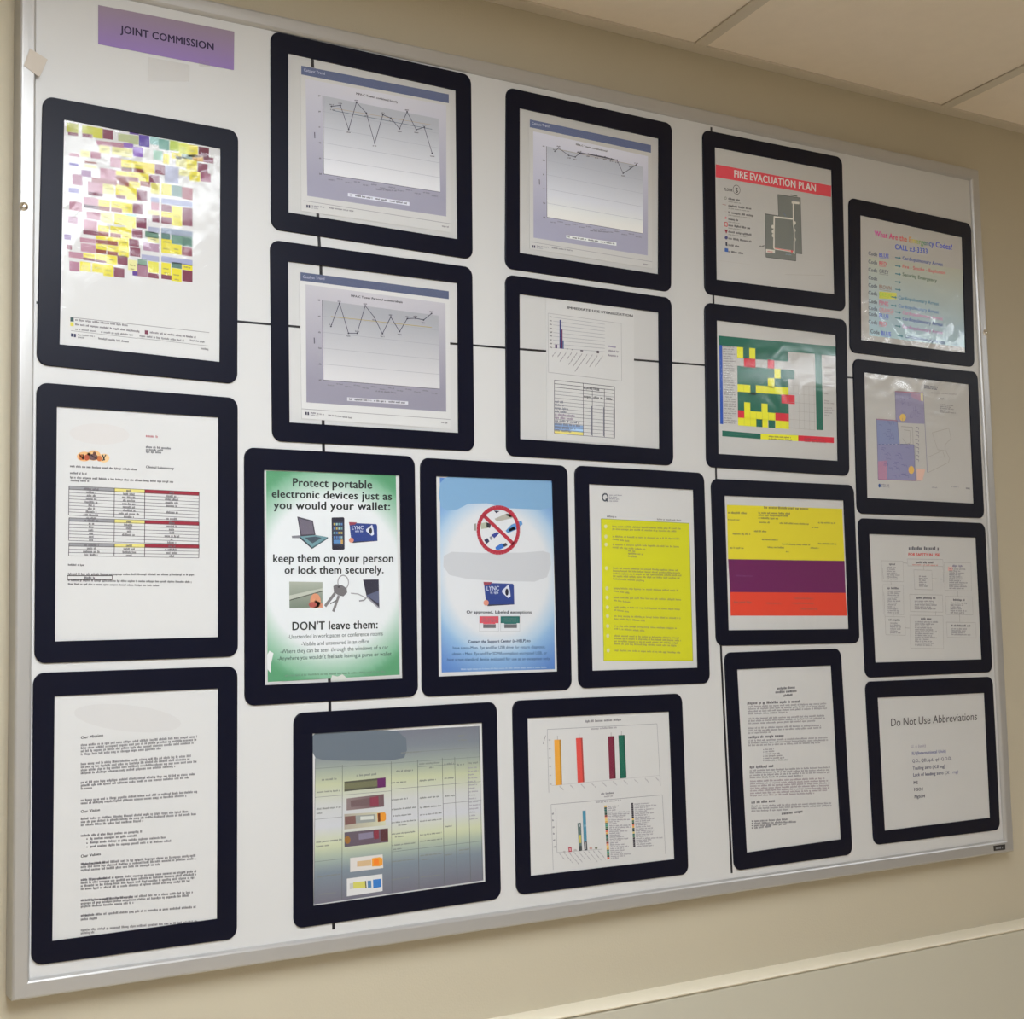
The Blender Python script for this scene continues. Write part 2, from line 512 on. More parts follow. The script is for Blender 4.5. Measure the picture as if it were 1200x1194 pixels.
def document(px, label, doc, sheet=None, crinkled=False, group='black bordered document pockets on the whiteboard'):
    """px: outer then inner corners of the black border, measured clockwise from the top left"""
    outer = [B(*p, FRAME_OUT) for p in px[:4]]
    inner = [B(*p, FRAME_OUT) for p in px[4:]]
    cx = sum(p[0] for p in outer) / 4; cy = max(p[1] for p in outer)
    root = empty('document_pocket', W(cx, cy, 0))
    tag(root, label, 'document frame', group)
    # border
    seg = 7
    O = rounded(outer, 0.0135, seg)
    n = seg + 1
    I = []
    for i in range(4): I += [inner[i]] * n
    # four flat pieces of border around the opening: ring of quads, slightly proud edge
    def ring(out, shrink):
        ctr = Vector((cx, sum(p[1] for p in outer) / 4))
        return ([tuple(Vector(p) + (ctr - Vector(p)).normalized() * shrink) for p in O], out)
    rings = []
    o_hi, o_lo = FRAME_OUT, 0.0001
    v = [W(x, d, o_lo) for x, d in O]
    v += [W(x, d, o_hi - 0.0005) for x, d in O]
    v += [W(x, d, o_hi) for x, d in ring(0, 0.0008)[0]]
    N = len(O)
    f = []
    for lay in (0, 1):
        for i in range(N):
            j = (i + 1) % N
            f.append((lay * N + i, lay * N + j, (lay + 1) * N + j, (lay + 1) * N + i))
    base = 3 * N
    v += [W(x, d, o_hi) for x, d in inner] + [W(x, d, o_lo) for x, d in inner]
    for c in range(4):
        for k in range(seg):
            a = c * n + k
            f.append((2 * N + a, 2 * N + a + 1, base + c))
        a = c * n + seg; b = (a + 1) % N
        f.append((2 * N + a, 2 * N + b, base + (c + 1) % 4, base + c))
        f.append((base + c, base + (c + 1) % 4, base + 4 + (c + 1) % 4, base + 4 + c))
    bo = mesh_obj('border', v, f, M_black, root); fix(bo)
    # sheet of paper behind the opening
    if sheet is None:
        c = Vector((sum(p[0] for p in inner) / 4, sum(p[1] for p in inner) / 4))
        sp = [tuple(Vector(p) + (Vector(p) - c).normalized() * 0.006) for p in inner]
    else:
        sp = [doc.P(*p) for p in sheet]
    sh = slab('sheet', sp, 0.0002, SHEET_OUT, M_paper, root)
    doc.build(sh)
    # clear cover, tucked behind the border
    c = Vector((sum(p[0] for p in inner) / 4, sum(p[1] for p in inner) / 4))
    cp = [tuple(Vector(p) + (Vector(p) - c).normalized() * 0.003) for p in inner]
    mesh_obj('clear_cover', [W(x, d, COVER_OUT) for x, d in cp], [(3, 2, 1, 0)], M_crinkled if crinkled else M_cover, root)
    return root
BLACK = (40, 40, 52)
GREY = (120, 116, 120)

# ================================================================ the documents
# ---- colour coded schedule (top left)
D = Doc(60, 130, 5.686, (232, 228, 226))
Y, YL, MR, PK, BR, PU, GR, TE, LV = (243, 226, 60), (243, 236, 165), (132, 58, 82), (196, 140, 158), (150, 68, 50), (84, 52, 160), (96, 132, 122), (170, 212, 208), (176, 178, 202)
D.on('schedule_cells')  # paler cells towards the left hold some of the cover's glare in their colour
cells = [
 (100,78,80,62,(190,190,80)),(112,140,66,20,MR),(205,95,70,55,(205,205,80)),(275,108,66,70,(215,210,70)),(342,122,68,62,MR),(205,148,66,26,MR),
 (445,150,70,50,(195,200,150)),(515,158,66,60,(190,195,150)),(583,158,70,76,PU),(520,138,62,16,(110,80,160)),(656,170,60,52,TE),(716,186,68,70,(110,165,150)),
 (788,196,60,66,(190,210,60)),(848,210,62,74,(225,228,50)),(910,224,66,80,Y),(980,238,70,70,(110,22,50)),
 (300,196,90,30,PK),(392,206,90,30,PK),(480,212,66,30,(150,110,190)),(545,238,64,64,(140,90,190)),(318,226,72,52,YL),(404,238,66,52,YL),(470,248,68,56,YL),
 (680,262,60,60,(180,218,200)),(745,285,40,66,Y),(800,276,66,40,Y),(868,286,70,30,(170,190,180)),(938,290,72,40,(225,170,50)),(1012,306,68,36,MR),
 (195,262,60,40,YL),(262,270,66,44,(170,95,120)),(120,280,66,20,PK),(222,334,80,12,BR),(222,356,80,18,YL),
 (392,306,72,66,PK),(465,322,72,60,Y),(540,334,76,50,Y),(616,344,72,70,(240,215,50)),(465,372,72,26,BR),(548,380,68,30,BR),(690,354,68,66,MR),
 (755,365,92,110,(170,170,195)),(830,300,70,70,YL),(900,318,70,74,Y),(975,348,66,62,MR),(850,388,68,40,YL),(920,398,70,66,Y),(995,412,66,56,(150,60,95)),
 (120,345,60,16,PU),(200,392,66,42,(135,70,130)),(325,380,104,70,PK),(430,398,78,28,Y),(512,404,72,34,Y),(584,412,66,54,Y),(430,428,74,34,BR),(508,436,72,30,BR),(652,424,68,50,MR),
 (140,420,66,70,(165,95,125)),(268,442,170,34,(165,95,100)),(450,462,66,34,BR),(518,468,72,36,Y),(592,466,66,34,BR),
 (242,470,100,72,PK),(342,482,76,68,YL),(428,490,72,68,Y),(500,504,68,86,Y),(570,526,68,68,MR),(430,558,64,22,MR),(245,538,96,22,MR),
 (662,478,58,70,(225,215,110)),(732,482,68,76,(225,215,90)),(802,494,68,72,GR),(870,506,70,80,(150,55,70)),
 (115,510,66,32,(150,140,190)),(120,600,84,60,PK),(215,572,98,66,PK),(315,590,74,42,Y),(398,598,74,44,Y),(472,610,68,66,Y),(542,614,66,68,MR),(315,632,74,28,BR),(398,642,72,28,BR),(215,622,98,22,MR),
 (662,575,56,30,(160,165,195)),(732,580,208,36,(165,168,198)),(664,608,54,50,PK),(732,622,68,44,MR),(802,632,68,130,(235,222,70)),(872,642,68,120,MR),(645,660,74,30,YL),(732,668,70,36,Y),(672,690,48,50,MR),(732,704,68,44,MR),
 (235,668,90,50,PK),(330,672,76,70,YL),(420,682,76,72,Y),(496,696,66,80,Y),(565,708,68,68,(125,40,75)),(495,684,68,14,TE),
 (110,700,66,46,(190,150,170)),(215,722,90,66,PK),(310,760,74,40,Y),(392,766,76,44,Y),(468,772,66,72,Y),(537,782,68,60,MR),(212,790,96,30,MR),(310,800,72,30,BR),(392,812,72,28,BR),
 (85,820,46,36,(130,90,150)),(190,842,104,32,PK),(296,828,70,26,Y),(370,836,76,26,Y),(445,842,70,60,Y),(518,852,66,48,MR),(296,856,72,28,BR),(370,862,72,28,BR),
 (100,890,36,32,(150,80,100)),(196,880,98,56,PK),(296,882,72,38,Y),(372,892,74,40,Y),(446,902,70,66,Y),(522,906,70,60,MR),(296,920,70,26,BR),(372,932,70,26,BR),
 (115,935,96,40,PK),(212,944,78,32,Y),(295,952,70,38,Y),(366,958,72,60,Y),(440,962,68,60,MR),(212,975,78,18,MR),(295,990,70,16,MR),
 (120,1000,66,64,(185,125,150)),(190,1002,72,62,Y),(272,1012,72,60,Y),(346,1022,68,76,Y),(416,1042,70,62,MR),
 (645,770,75,40,LV),(732,776,208,40,(150,160,180)),(625,800,90,40,(100,140,120)),(732,812,60,40,GR),(798,824,74,60,(110,150,130)),(872,830,68,70,(90,130,115)),(640,838,76,34,YL),(732,850,70,40,Y),(612,875,106,54,(180,140,165)),(732,888,70,56,Y),(802,886,66,66,Y),(870,902,68,60,(140,60,80)),
 (600,955,118,36,(175,175,205)),(732,966,208,38,(170,172,205)),(575,985,62,40,(130,160,140)),(732,1008,64,80,Y),(645,1000,70,74,(235,225,80)),(800,1006,68,38,GR),(870,1020,70,36,Y),(572,1020,70,80,(170,120,140)),(645,1078,70,32,MR),(800,1046,68,86,Y),(872,1058,68,76,MR),(732,1088,68,30,MR),
 (540,1066,34,30,(100,60,150)),(510,990,60,70,YL)]
for x, y, w, h, c in cells:
    D.par(x, y, w, h, c, 0.14, layer=1)
D.on('cell_text')
for x, y, w, h, c in cells:
    if c in (Y, YL, (235, 222, 70), (225, 228, 50)) and h > 30:
        D.words((x + w * .2, y + h * .5 + 6), (x + w * .8, y + h * .5 + 12), 9, (120, 110, 50))
        if h > 60: D.words((x + w * .3, y + h * .85 + 6), (x + w * .75, y + h * .85 + 12), 8, (120, 110, 50))
D.on('legend')
E5 = Doc(0, 280, 3.98, (232, 228, 226)); E5.parts = D.parts; E5.cur = 'legend'
E5.seg((330, 366), (975, 437), 2, GREY); E5.seg((330, 428), (640, 464), 1.5, GREY)
E5.seg((640, 462), (975, 500), 1.5, GREY)
E5.par(327, 366, 16, 19, (60, 90, 90), .1); E5.par(327, 388, 16, 18, (240, 225, 90), .1); E5.par(674, 426, 17, 18, MR, .1)
E5.words((350, 382), (595, 408), 9, (90, 80, 90)); E5.words((350, 403), (648, 436), 9, (90, 80, 90))
E5.words((698, 440), (915, 464), 9, (90, 80, 90)); E5.words((350, 425), (448, 435), 8, (110, 105, 110)); E5.words((470, 438), (620, 452), 8, (110, 105, 110))
E5.words((650, 456), (865, 480), 9, (110, 105, 110)); E5.words((885, 476), (955, 485), 8, (110, 105, 110))
E5.on('footer')
E5.par(330, 440, 10, 16, (40, 45, 90), .1); E5.par(343, 442, 10, 16, (40, 45, 90), .1)
E5.words((362, 450), (440, 458), 7, GREY); E5.words((362, 462), (395, 466), 7, GREY)
E5.words((458, 468), (598, 484), 9, (100, 95, 100)); E5.words((935, 515), (972, 520), 9, (100, 95, 100))
SCHED = D

# ---- critical values sheet (second on the left)
D = Doc(60, 470, 4.264, (225, 222, 219))
D.on('blank_patch'); D.ell(240, 165, 150, 52, (224, 218, 214), 1, k=.04)
D.on('heading')
D.words((472, 180), (538, 185), 12, (170, 60, 70)); D.words((472, 234), (600, 242), 10, BLACK); D.words((472, 247), (560, 252), 10, BLACK); D.words((472, 258), (556, 263), 10, BLACK)
D.text('Clinical Laboratory', (472, 334), (612, 342), 12, BLACK, True)
D.on('logo')
D.ell(165, 277, 38, 24, (244, 190, 130), 1); D.ell(212, 272, 34, 26, (244, 190, 130), 1); D.ell(262, 285, 28, 22, (246, 205, 150), 1)
D.ell(150, 280, 14, 15, (205, 120, 70), 2); D.ell(176, 282, 13, 15, (190, 90, 60), 2); D.ell(210, 280, 22, 16, (120, 90, 90), 2); D.ell(215, 262, 8, 9, (110, 70, 60), 3); D.ell(240, 287, 14, 14, (210, 120, 70), 2)
D.path([(138, 265), (160, 292), (158, 266)], 5, (60, 60, 80)); D.path([(254, 268), (266, 296)], 6, (50, 60, 60)); D.path([(272, 268), (256, 298)], 5, (50, 60, 60)); D.path([(198, 270), (228, 290)], 5, (70, 60, 80))
D.on('body_text')
D.words((93, 330), (430, 347), 10, (60, 56, 62)); D.words((93, 364), (180, 368), 10, (60, 56, 62)); D.words((93, 386), (612, 409), 10, (60, 56, 62)); D.words((96, 401), (190, 405), 10, (60, 56, 62))
D.words((83, 822), (168, 824), 9, (60, 56, 62)); D.words((83, 868), (712, 872), 10, (60, 56, 62)); D.words((83, 900), (702, 908), 9, (60, 56, 62)); D.words((83, 918), (540, 926), 9, (60, 56, 62))
D.path([(80, 872), (305, 872), (305, 892), (80, 892)], 4, (70, 60, 60), closed=True); D.words((165, 887), (225, 888), 10, BLACK)
D.on('table')
def vtable(top, nrow, cells_l, cells_m, cells_r, k):
    x0, x1, x2, x3 = 88, 315, 467, 738
    yl = lambda x, r: top + r * 16.2 + (x - x0) * k
    for (a, b, c, sh) in ((x0, x1, (158, 156, 158), 0), (x1, x2, (236, 222, 130), 8), (x2, x3, (160, 40, 60), 12)):
        D.poly([(a, yl(a, 0)), (b, yl(b, 0)), (b - 2, yl(b, 1.15)), (a - 2, yl(a, 1.15))], c, 1)
    for r in range(nrow + 2):
        D.seg((x0, yl(x0, r)), (x3, yl(x3, r)), 2.2, (88, 84, 90), 2)
    for x in (x0, x1, x2, x3):
        D.seg((x, yl(x, 0)), (x - 2, yl(x, nrow + 1)), 3, (60, 50, 60), 3)
    for cx, lst in ((200, cells_l), (388, cells_m), (602, cells_r)):
        for r, w in enumerate(lst):
            if w: D.words((cx - w / 2, yl(cx, r) + 14), (cx + w / 2, yl(cx, r) + 14 + w * k), 10, (70, 64, 72))
vtable(424, 8, [76, 50, 46, 54, 66, 30, 36, 56, 80, 50], [28, 60, 70, 62, 68, 64, 60, 104, 52], [24, 60, 68, 66, 56, 0, 60, 0, 60], .047)
vtable(583, 6, [70, 28, 26, 30, 24, 26, 24], [28, 50, 30, 20, 70], [30, 56, 30, 24, 74, 14, 46], .032)
vtable(708, 3, [74, 44, 84, 66], [30, 56, 66, 30], [36, 70, 60, 26], .016)
CRIT = D

# ---- mission statement (bottom left)
D = Doc(60, 800, 3.98, (217, 214, 210))
D.on('blank_patch'); D.ell(355, 165, 250, 62, (213, 209, 205), 1, k=.1)
D.on('mission_heading')
D.text('Our Mission', (137, 262), (241, 250), 13, (50, 48, 54), True)
D.on('vision_heading'); D.text('Our Vision', (137, 607), (226, 598), 13, (50, 48, 54), True)
D.on('values_heading'); D.text('Our Values', (137, 815), (230, 803), 13, (50, 48, 54), True)
D.on('body_text')
def para(D, y, x1s, dy=14.2, x0=137, h=10.5, k=-.075, c=(84, 80, 86)):
    for i, x1 in enumerate(x1s):
        yy = y + i * dy
        D.words((x0, yy), (x1, yy + (x1 - x0) * k), h, c)
para(D, 296, [680, 676, 670, 510]); para(D, 384, [650, 645, 682, 580]); para(D, 470, [670, 640, 190]); para(D, 553, [680, 632])
para(D, 640, [645, 676, 430], k=-.07); para(D, 718, [425], k=-.07)
para(D, 732, [395], x0=182, k=-.07); para(D, 750, [540], x0=182, k=-.07); para(D, 768, [560], x0=182, k=-.07)
for yy in (730, 750, 768): D.ell(166, yy - 2, 3, 3, (90, 86, 90), 2)
para(D, 850, [675, 676, 505]); para(D, 924, [676, 674, 668, 644]); para(D, 1020, [662, 640, 385]); para(D, 1090, [672]); para(D, 1108, [214])
para(D, 1158, [684]); para(D, 1172, [208])
for x1, y in ((250, 850), (262, 924), (380, 1020), (220, 1090)): D.words((137, y), (x1, y - (x1 - 137) * .075), 10, (66, 62, 70), layer=6)
MISS = D

# ---- trend charts
def trend(D, hdr, hdr_text, title, title_at, panel, plot, pts, avg, base, legend, foot, rule, page, two=True):
    """hdr: header band corners; panel/plot: corner quads; pts: data line"""
    D.on('header_band'); D.poly(hdr, (88, 96, 124), 1)
    D.on('header_text'); D.text('Catalyst Trend', hdr_text[0], hdr_text[1], hdr_text[2], (190, 190, 205), layer=2)
    D.on('chart_panel')
    def pc(u, v):
        g = 0.55 * v + 0.28
        a, b = (199, 195, 198), (149, 145, 158)
        t = min(1, max(0, v * 1.05)); s = 0.5 * abs(u - .5)
        t = min(1, t + s * .5)
        return tuple(a[i] * (1 - t) + b[i] * t for i in range(3))
    D.grad(panel, pc, 10, 12, 1)
    D.on('chart')
    def gc(u, v):
        a, b = (168, 168, 172), (212, 209, 208)
        t = max(0, min(1, (v - .1) / .85))
        return tuple(a[i] * (1 - t) + b[i] * t for i in range(3))
    D.grad(plot, gc, 6, 12, 2)
    Q = lambda u, v: D.quv(plot, u, v)
    for v in (.2, .4, .6, .8): D.seg(Q(0, v), Q(1, v), 1.6, (160, 160, 166), 3)
    D.seg(plot[0], plot[3], 3, (80, 76, 86), 4); D.seg(plot[3], plot[2], 2.5, (90, 86, 96), 4)
    for i in range(6):
        p = Q(0, i / 5); D.words((p[0] - 20, p[1] + 3), (p[0] - 8, p[1] + 4), 7, (60, 56, 64))
    for a, b, w, c in avg: D.seg(a, b, w, c, 4)
    D.path(pts, 3.2, (58, 56, 78), 5)
    for p in pts:
        D.ell(p[0], p[1], 4, 4, (48, 46, 62), 6, 8)
    for i, p in enumerate(pts):
        lo = (i > 0 and pts[i - 1][1] < p[1])
        D.words((p[0] - 9, p[1] + (15 if lo else -7)), (p[0] + 10, p[1] + (17 if lo else -5)), 6, (64, 60, 70))
    for i in range(13):
        u = .065 + i * .074; p = Q(u, 1)
        D.words((p[0] - 14, p[1] + (17 if i % 2 == 0 else 8) + 6), (p[0] + 16, p[1] + (17 if i % 2 == 0 else 8) + 10), 6, (92, 88, 100))
    p = Q(.45, 1); D.words((p[0], p[1] + 36), (p[0] + 96, p[1] + 44), 7, (84, 80, 92))
    D.seg((plot[0][0] - 38, (plot[0][1] + plot[3][1]) / 2 - 12), (plot[0][0] - 37, (plot[0][1] + plot[3][1]) / 2 + 16), 5, (80, 76, 88), 4)
    D.on('chart_title'); D.text(title, title_at[0], title_at[1], title_at[2], (52, 48, 56), True)
    D.on('legend'); D.poly(legend, (208, 206, 210), 3)
    a, b = D.quv(legend, .03, .75), D.quv(legend, .97, .75)
    for (u0, u1) in ((.03, .07), (.12, .4), (.44, .64), (.68, .96)): D.words(D.quv(legend, u0, .72), D.quv(legend, u1, .72), 8, (50, 48, 58))
    D.on('footer'); D.seg(rule[0], rule[1], 1.8, (120, 116, 122)); x, y = foot
    D.par(x, y, 7, 14, (44, 44, 70), .1); D.par(x + 10, y + 1, 7, 14, (44, 44, 70), .1)
    D.words((x + 25, y + 8), (x + 88, y + 16), 7, (100, 96, 104)); D.words((x + 25, y + 18), (x + 60, y + 22), 6, (130, 126, 130))
    D.words((x + 106, y + 18), (x + 220, y + 33), 7, (90, 86, 92)); D.words(page[0], page[1], 7, (90, 86, 92))
OL, GB = (176, 160, 110), (90, 100, 112)
D = Doc(300, 0, 3.98, (192, 188, 182))
trend(D, [(210, 307), (898, 441), (898, 482), (210, 348)], ((222, 333), (320, 350), 13), 'MPA-C Tower, combined hourly', ((466, 442), (660, 482), 10),
      [(230, 368), (886, 492), (886, 1010), (238, 914)], [(310, 447), (850, 555), (858, 897), (314, 812)],
      [(350, 497), (392, 492), (431, 605), (467, 478), (513, 528), (552, 668), (590, 536), (627, 552), (668, 601), (703, 522), (746, 606), (783, 594), (820, 716)],
      [((350, 504), (815, 583), 2.2, (170, 150, 120)), ((358, 516), (820, 604), 2.6, GB)], 0,
      [(427, 900), (714, 943), (714, 960), (427, 916)], (234, 955), ((220, 936), (905, 1044)), ((866, 1058), (900, 1063)))
D.words((345, 514), (370, 518), 6, (64, 60, 70)); T1 = D
D = Doc(300, 270, 3.98, (214, 212, 208))
trend(D, [(206, 195), (898, 284), (898, 321), (206, 234)], ((218, 222), (318, 232), 13), 'MPA-C Tower Personal antimicrobials', ((442, 310), (682, 340), 10),
      [(230, 252), (882, 340), (886, 846), (234, 802)], [(308, 326), (850, 398), (856, 740), (312, 698)],
      [(348, 448), (388, 340), (430, 480), (470, 480), (508, 352), (550, 405), (588, 482), (627, 404), (668, 472), (704, 412), (742, 410), (780, 418), (817, 388)],
      [((348, 402), (818, 453), 3.5, OL)], 0,
      [(424, 778), (708, 798), (708, 813), (424, 795)], (229, 846), ((212, 832), (905, 882)), ((862, 898), (892, 902)))
T3 = D
D = Doc(580, 80, 4.592, (180, 175, 167))
trend(D, [(186, 276), (838, 414), (838, 456), (186, 318)], ((198, 302), (290, 320), 13), 'MPA-C Tower combined total', ((434, 415), (602, 452), 10),
      [(204, 340), (822, 474), (820, 1008), (206, 912)], [(275, 420), (796, 532), (794, 890), (278, 802)],
      [(320, 448), (340, 430), (395, 470), (430, 478), (455, 458), (500, 462), (545, 470), (590, 478), (625, 488), (655, 495), (688, 566), (728, 540), (758, 520)],
      [((330, 436), (760, 524), 2.2, (150, 138, 120)), ((440, 452), (655, 496), 5, (76, 72, 76))], 0,
      [(382, 898), (652, 938), (652, 956), (382, 914)], (198, 952), ((190, 934), (845, 1042)), ((796, 1056), (828, 1062)))
T2 = D

# ---- immediate use sterilization
D = Doc(580, 310, 4.592, (194, 190, 184))
D.on('heading'); D.text('IMMEDIATE USE STERILIZATION', (388, 238), (740, 283), 13, (50, 48, 54), True)
D.on('chart')
D.path([(284, 262), (678, 318), (680, 628), (286, 580)], 2, (150, 146, 146), closed=True)
for i in range(9):
    D.seg((312, 284 + i * 20.5), (590, 322 + i * 18.5), 1.8, (142, 140, 146)); D.words((292, 284 + i * 20.5), (306, 286 + i * 20.5), 7, (60, 58, 62))
D.par(322, 430, 11, 20, (70, 44, 90), .1, layer=3)
D.par(346, 298, 9, 154, (46, 54, 112), .1, layer=3); D.par(355, 350, 7, 103, (96, 40, 84), .1, layer=3); D.par(362, 408, 7, 46, (90, 110, 140), .1, layer=3)
D.par(546, 464, 12, 13, (60, 40, 56), .1, layer=3); D.par(384, 452, 8, 4, GREY, .1, layer=3); D.par(410, 456, 8, 4, GREY, .1, layer=3); D.par(458, 460, 14, 7, (90, 84, 92), .1, layer=3)
for i, L in enumerate([32, 30, 52, 38, 62, 66, 92, 48, 60, 54]):
    x, y = 330 + i * 27.5, 466 + i * 3.4
    D.words((x - L * .72, y + L), (x, y), 8, (96, 92, 96))
for i, (l, r) in enumerate(((46, 0), (58, 0), (52, 0))): D.words((608, 444 + i * 24), (608 + l, 450 + i * 24), 9, (96, 84, 130) if i == 0 else (110, 100, 112))
D.on('table')
tb = [(318, 622), (642, 658), (642, 934), (318, 908)]
T_ = lambda u, v: D.quv(tb, u, v)
def tq(u0, u1, v0, v1, c, l=1): D.poly([T_(u0, v0), T_(u1, v0), T_(u1, v1), T_(u0, v1)], c, l)
tq(0, .48, .81, .94, (128, 152, 184)); tq(.26, .48, .885, .92, (160, 190, 215), 2); tq(0, .48, .94, 1.0, (216, 200, 110))
for i in range(16): D.seg(T_(0, i / 15), T_(1, i / 15), 2.6 if i < 3 or i == 15 else 1.8, (70, 68, 76) if i < 3 else (104, 104, 112))
for u in (0, .48, .63, .83, 1): D.seg(T_(u, .06 if u in (.63, .83) else 0), T_(u, 1), 3, (60, 58, 66), 3)
for u in (.62, .82, .99): D.seg(T_(u, .42), T_(u, .98), 6, (110, 110, 120), 3)
D.words(T_(.48, .105), T_(.76, .105), 13, (60, 58, 62)); 
for u0, u1 in ((.49, .61), (.65, .8), (.86, .98)): D.words(T_(u0, .27), T_(u1, .27), 12, (60, 58, 62))
for i, (w, c) in enumerate(((.14, 0), (.15, 0), (.22, 0), (.19, 0), (.34, 1), (.3, 1), (.4, 0), (.42, 0), (.35, 0), (.28, 0))):
    D.words(T_(.01, .42 + i * .06), T_(.01 + w, .42 + i * .06), 11, (120, 96, 120) if c else (84, 86, 100))
STER = D

# ---- fire evacuation plan
D = Doc(835, 165, 6.633, (170, 163, 153))
D.on('banner'); D.poly([(22, 183), (920, 350), (918, 438), (22, 282)], (212, 62, 72), 1)
D.on('banner_text'); D.text('FIRE EVACUATION PLAN', (165, 283), (800, 396), 56, (228, 206, 192), True)
D.on('legend')
D.text('FLOOR', (88, 388), (152, 396), 22, (50, 46, 48), True); D.ring(184, 381, 27, 35, 4, (56, 52, 52), k=.15)
D.text('S', (175, 403), (194, 405), 38, (40, 38, 40), True)
for i, (y, w, w2) in enumerate(((452, 90, 98), (505, 176, 166), (558, 194, 170), (610, 76, 84), (658, 170, 100), (708, 190, 144), (760, 188, 0), (812, 82, 0), (862, 116, 0))):
    D.words((120, y + 6), (120 + w, y + 6 + w * .14), 15, (58, 54, 56)); 
    if w2: D.words((120, y + 24), (120 + w2, y + 24 + w2 * .14), 8, (120, 112, 106))
D.ring(98, 447, 8, 9, 4, (110, 110, 90)); D.seg((74, 494), (102, 500), 4, (150, 90, 80)); D.seg((92, 549), (108, 552), 3, (170, 150, 140)); D.ell(100, 600, 7, 9, (220, 110, 110), 2)
D.path([(92, 634), (112, 637), (112, 666), (92, 663)], 6, (190, 60, 70), closed=True); D.poly([(90, 690), (116, 694), (104, 722)], (140, 50, 60), 2)
D.ell(104, 754, 12, 13, (60, 64, 110), 2); D.poly([(98, 788), (110, 786), (114, 818), (100, 816)], (40, 44, 60), 2); D.par(92, 834, 27, 28, (50, 84, 140), .15, layer=2)
D.on('floor_plan')
G1 = (108, 108, 100)
D.poly([(504, 418), (680, 445), (692, 880), (645, 874), (645, 935), (412, 905), (404, 568), (510, 584)], G1, 1)
D.path([(504, 418), (680, 445), (692, 880), (645, 874), (645, 935), (412, 905), (404, 568), (510, 584)], 4, (60, 60, 62), 3, closed=True)
C2 = (196, 186, 170)
D.path([(624, 474), (626, 640), (632, 720), (632, 880)], 13, C2, 2); D.path([(472, 592), (620, 608)], 13, C2, 2); D.path([(476, 592), (474, 838)], 14, C2, 2)
D.path([(474, 838), (626, 862)], 14, C2, 2); D.poly([(612, 470), (672, 476), (672, 494), (612, 488)], C2, 2); D.poly([(412, 842), (482, 850), (482, 876), (412, 868)], C2, 2)
for (x, y) in ((464, 668), (466, 706), (468, 736), (634, 698), (636, 768), (636, 640)): D.ell(x, y, 9, 14, C2, 2)
D.seg((482, 836), (618, 860), 6, (214, 96, 90), 4); D.poly([(604, 850), (626, 856), (612, 878)], (210, 70, 70), 5); D.words((424, 864), (468, 870), 10, (190, 80, 80))
D.seg((604, 422), (656, 432), 9, (84, 92, 78), 4); D.words((618, 466), (668, 474), 12, (90, 90, 100)); D.seg((545, 556), (568, 588), 4, (90, 104, 140), 4); D.words((566, 886), (610, 892), 10, (110, 130, 140))
D.words((362, 826), (398, 830), 12, (70, 68, 66)); D.seg((384, 818), (400, 815), 5, (70, 68, 66)); D.seg((560, 1040), (868, 1046), 2, (150, 140, 128)); D.seg((40, 930), (290, 962), 1.5, (160, 150, 138))
FIRE = D

# ---- green, yellow and red progress grid
D = Doc(820, 340, 5.97, (178, 173, 164))
g = (28, 92, 74); yy = (212, 204, 44); rr = (196, 40, 56); bl = (36, 74, 150)
D.on('grid')
D.poly([(128, 318), (955, 396), (955, 462), (848, 452), (862, 978), (815, 978), (802, 448), (610, 432), (612, 500), (128, 470)][:1] + [(955, 396), (955, 462), (132, 386)], g, 1)
D.poly([(802, 446), (850, 451), (862, 980), (815, 978)], g, 2)
D.poly([(134, 384), (155, 386), (162, 938), (140, 936)], bl, 2)
X0, CW = 258, 42.5
def cellg(c, n, y, h, col, l=3):
    x = X0 + c * CW + (y - 400) * .014
    D.par(x, y + c * CW * .075, n * CW, h, col, .075, .014, l)
cellg(0, 8.4, 396, 78, g); cellg(0, 1, 398, 74, yy, 4); cellg(2, 1, 398, 74, yy, 4)
cellg(1.1, 1.9, 470, 66, rr); cellg(5, 1.1, 470, 60, rr)
cellg(0, 9.4, 530, 64, g); cellg(6.1, 1, 530, 66, yy, 4); cellg(0, 8.4, 590, 70, g); cellg(5, 1.1, 598, 66, yy, 4)
cellg(0, 2.1, 658, 52, yy, 4); cellg(2, 1.1, 655, 70, g); cellg(3.0, 5.4, 656, 52, yy, 4)
cellg(0, 8.4, 708, 140, g); cellg(7.2, 2.2, 706, 62, rr, 4); cellg(1.05, 1, 780, 60, yy, 4); cellg(3.9, 1, 780, 60, yy, 4)
cellg(0, 1.05, 840, 52, rr, 4); cellg(1.05, 5.1, 840, 54, yy, 4); cellg(6.15, 2.25, 838, 54, rr, 4)
cellg(0, 3, 892, 54, yy, 4); cellg(3, 1, 892, 54, g, 4); cellg(3.9, 1, 892, 54, yy, 4); cellg(5, 1.1, 892, 54, g, 4); cellg(6.15, 2.25, 892, 54, yy, 4)
for i in range(1, 10):
    y = 396 + i * 60
    D.seg((610, y + 26), (806, y + 42), 1.6, (150, 142, 134), 5)
for i in range(0, 6):
    D.seg((612 + i * 36, 432 + i * 3), (622 + i * 36, 972 + i * 2), 1.6, (140, 132, 124), 5)
for i in range(1, 9): D.seg((X0 + i * CW, 400 + i * 3), (X0 + i * CW + 8, 945 + i * 3), 1.0, (90, 120, 70), 5)
D.on('row_text')
for i in range(33): D.words((160 + i * .2, 400 + i * 16.6), (random.choice((215, 230, 240, 246)) + i * .3, 404 + i * 16.6), 8.5, (104, 98, 98))
for i in (0, 1, 2, 4, 7, 8, 9, 11, 12, 15, 18, 19, 21, 22, 23, 24): D.words((866 + i * .2, 478 + i * 16.6), (random.choice((905, 925, 940)), 482 + i * 16.6), 8.5, (130, 120, 118))
D.on('key')
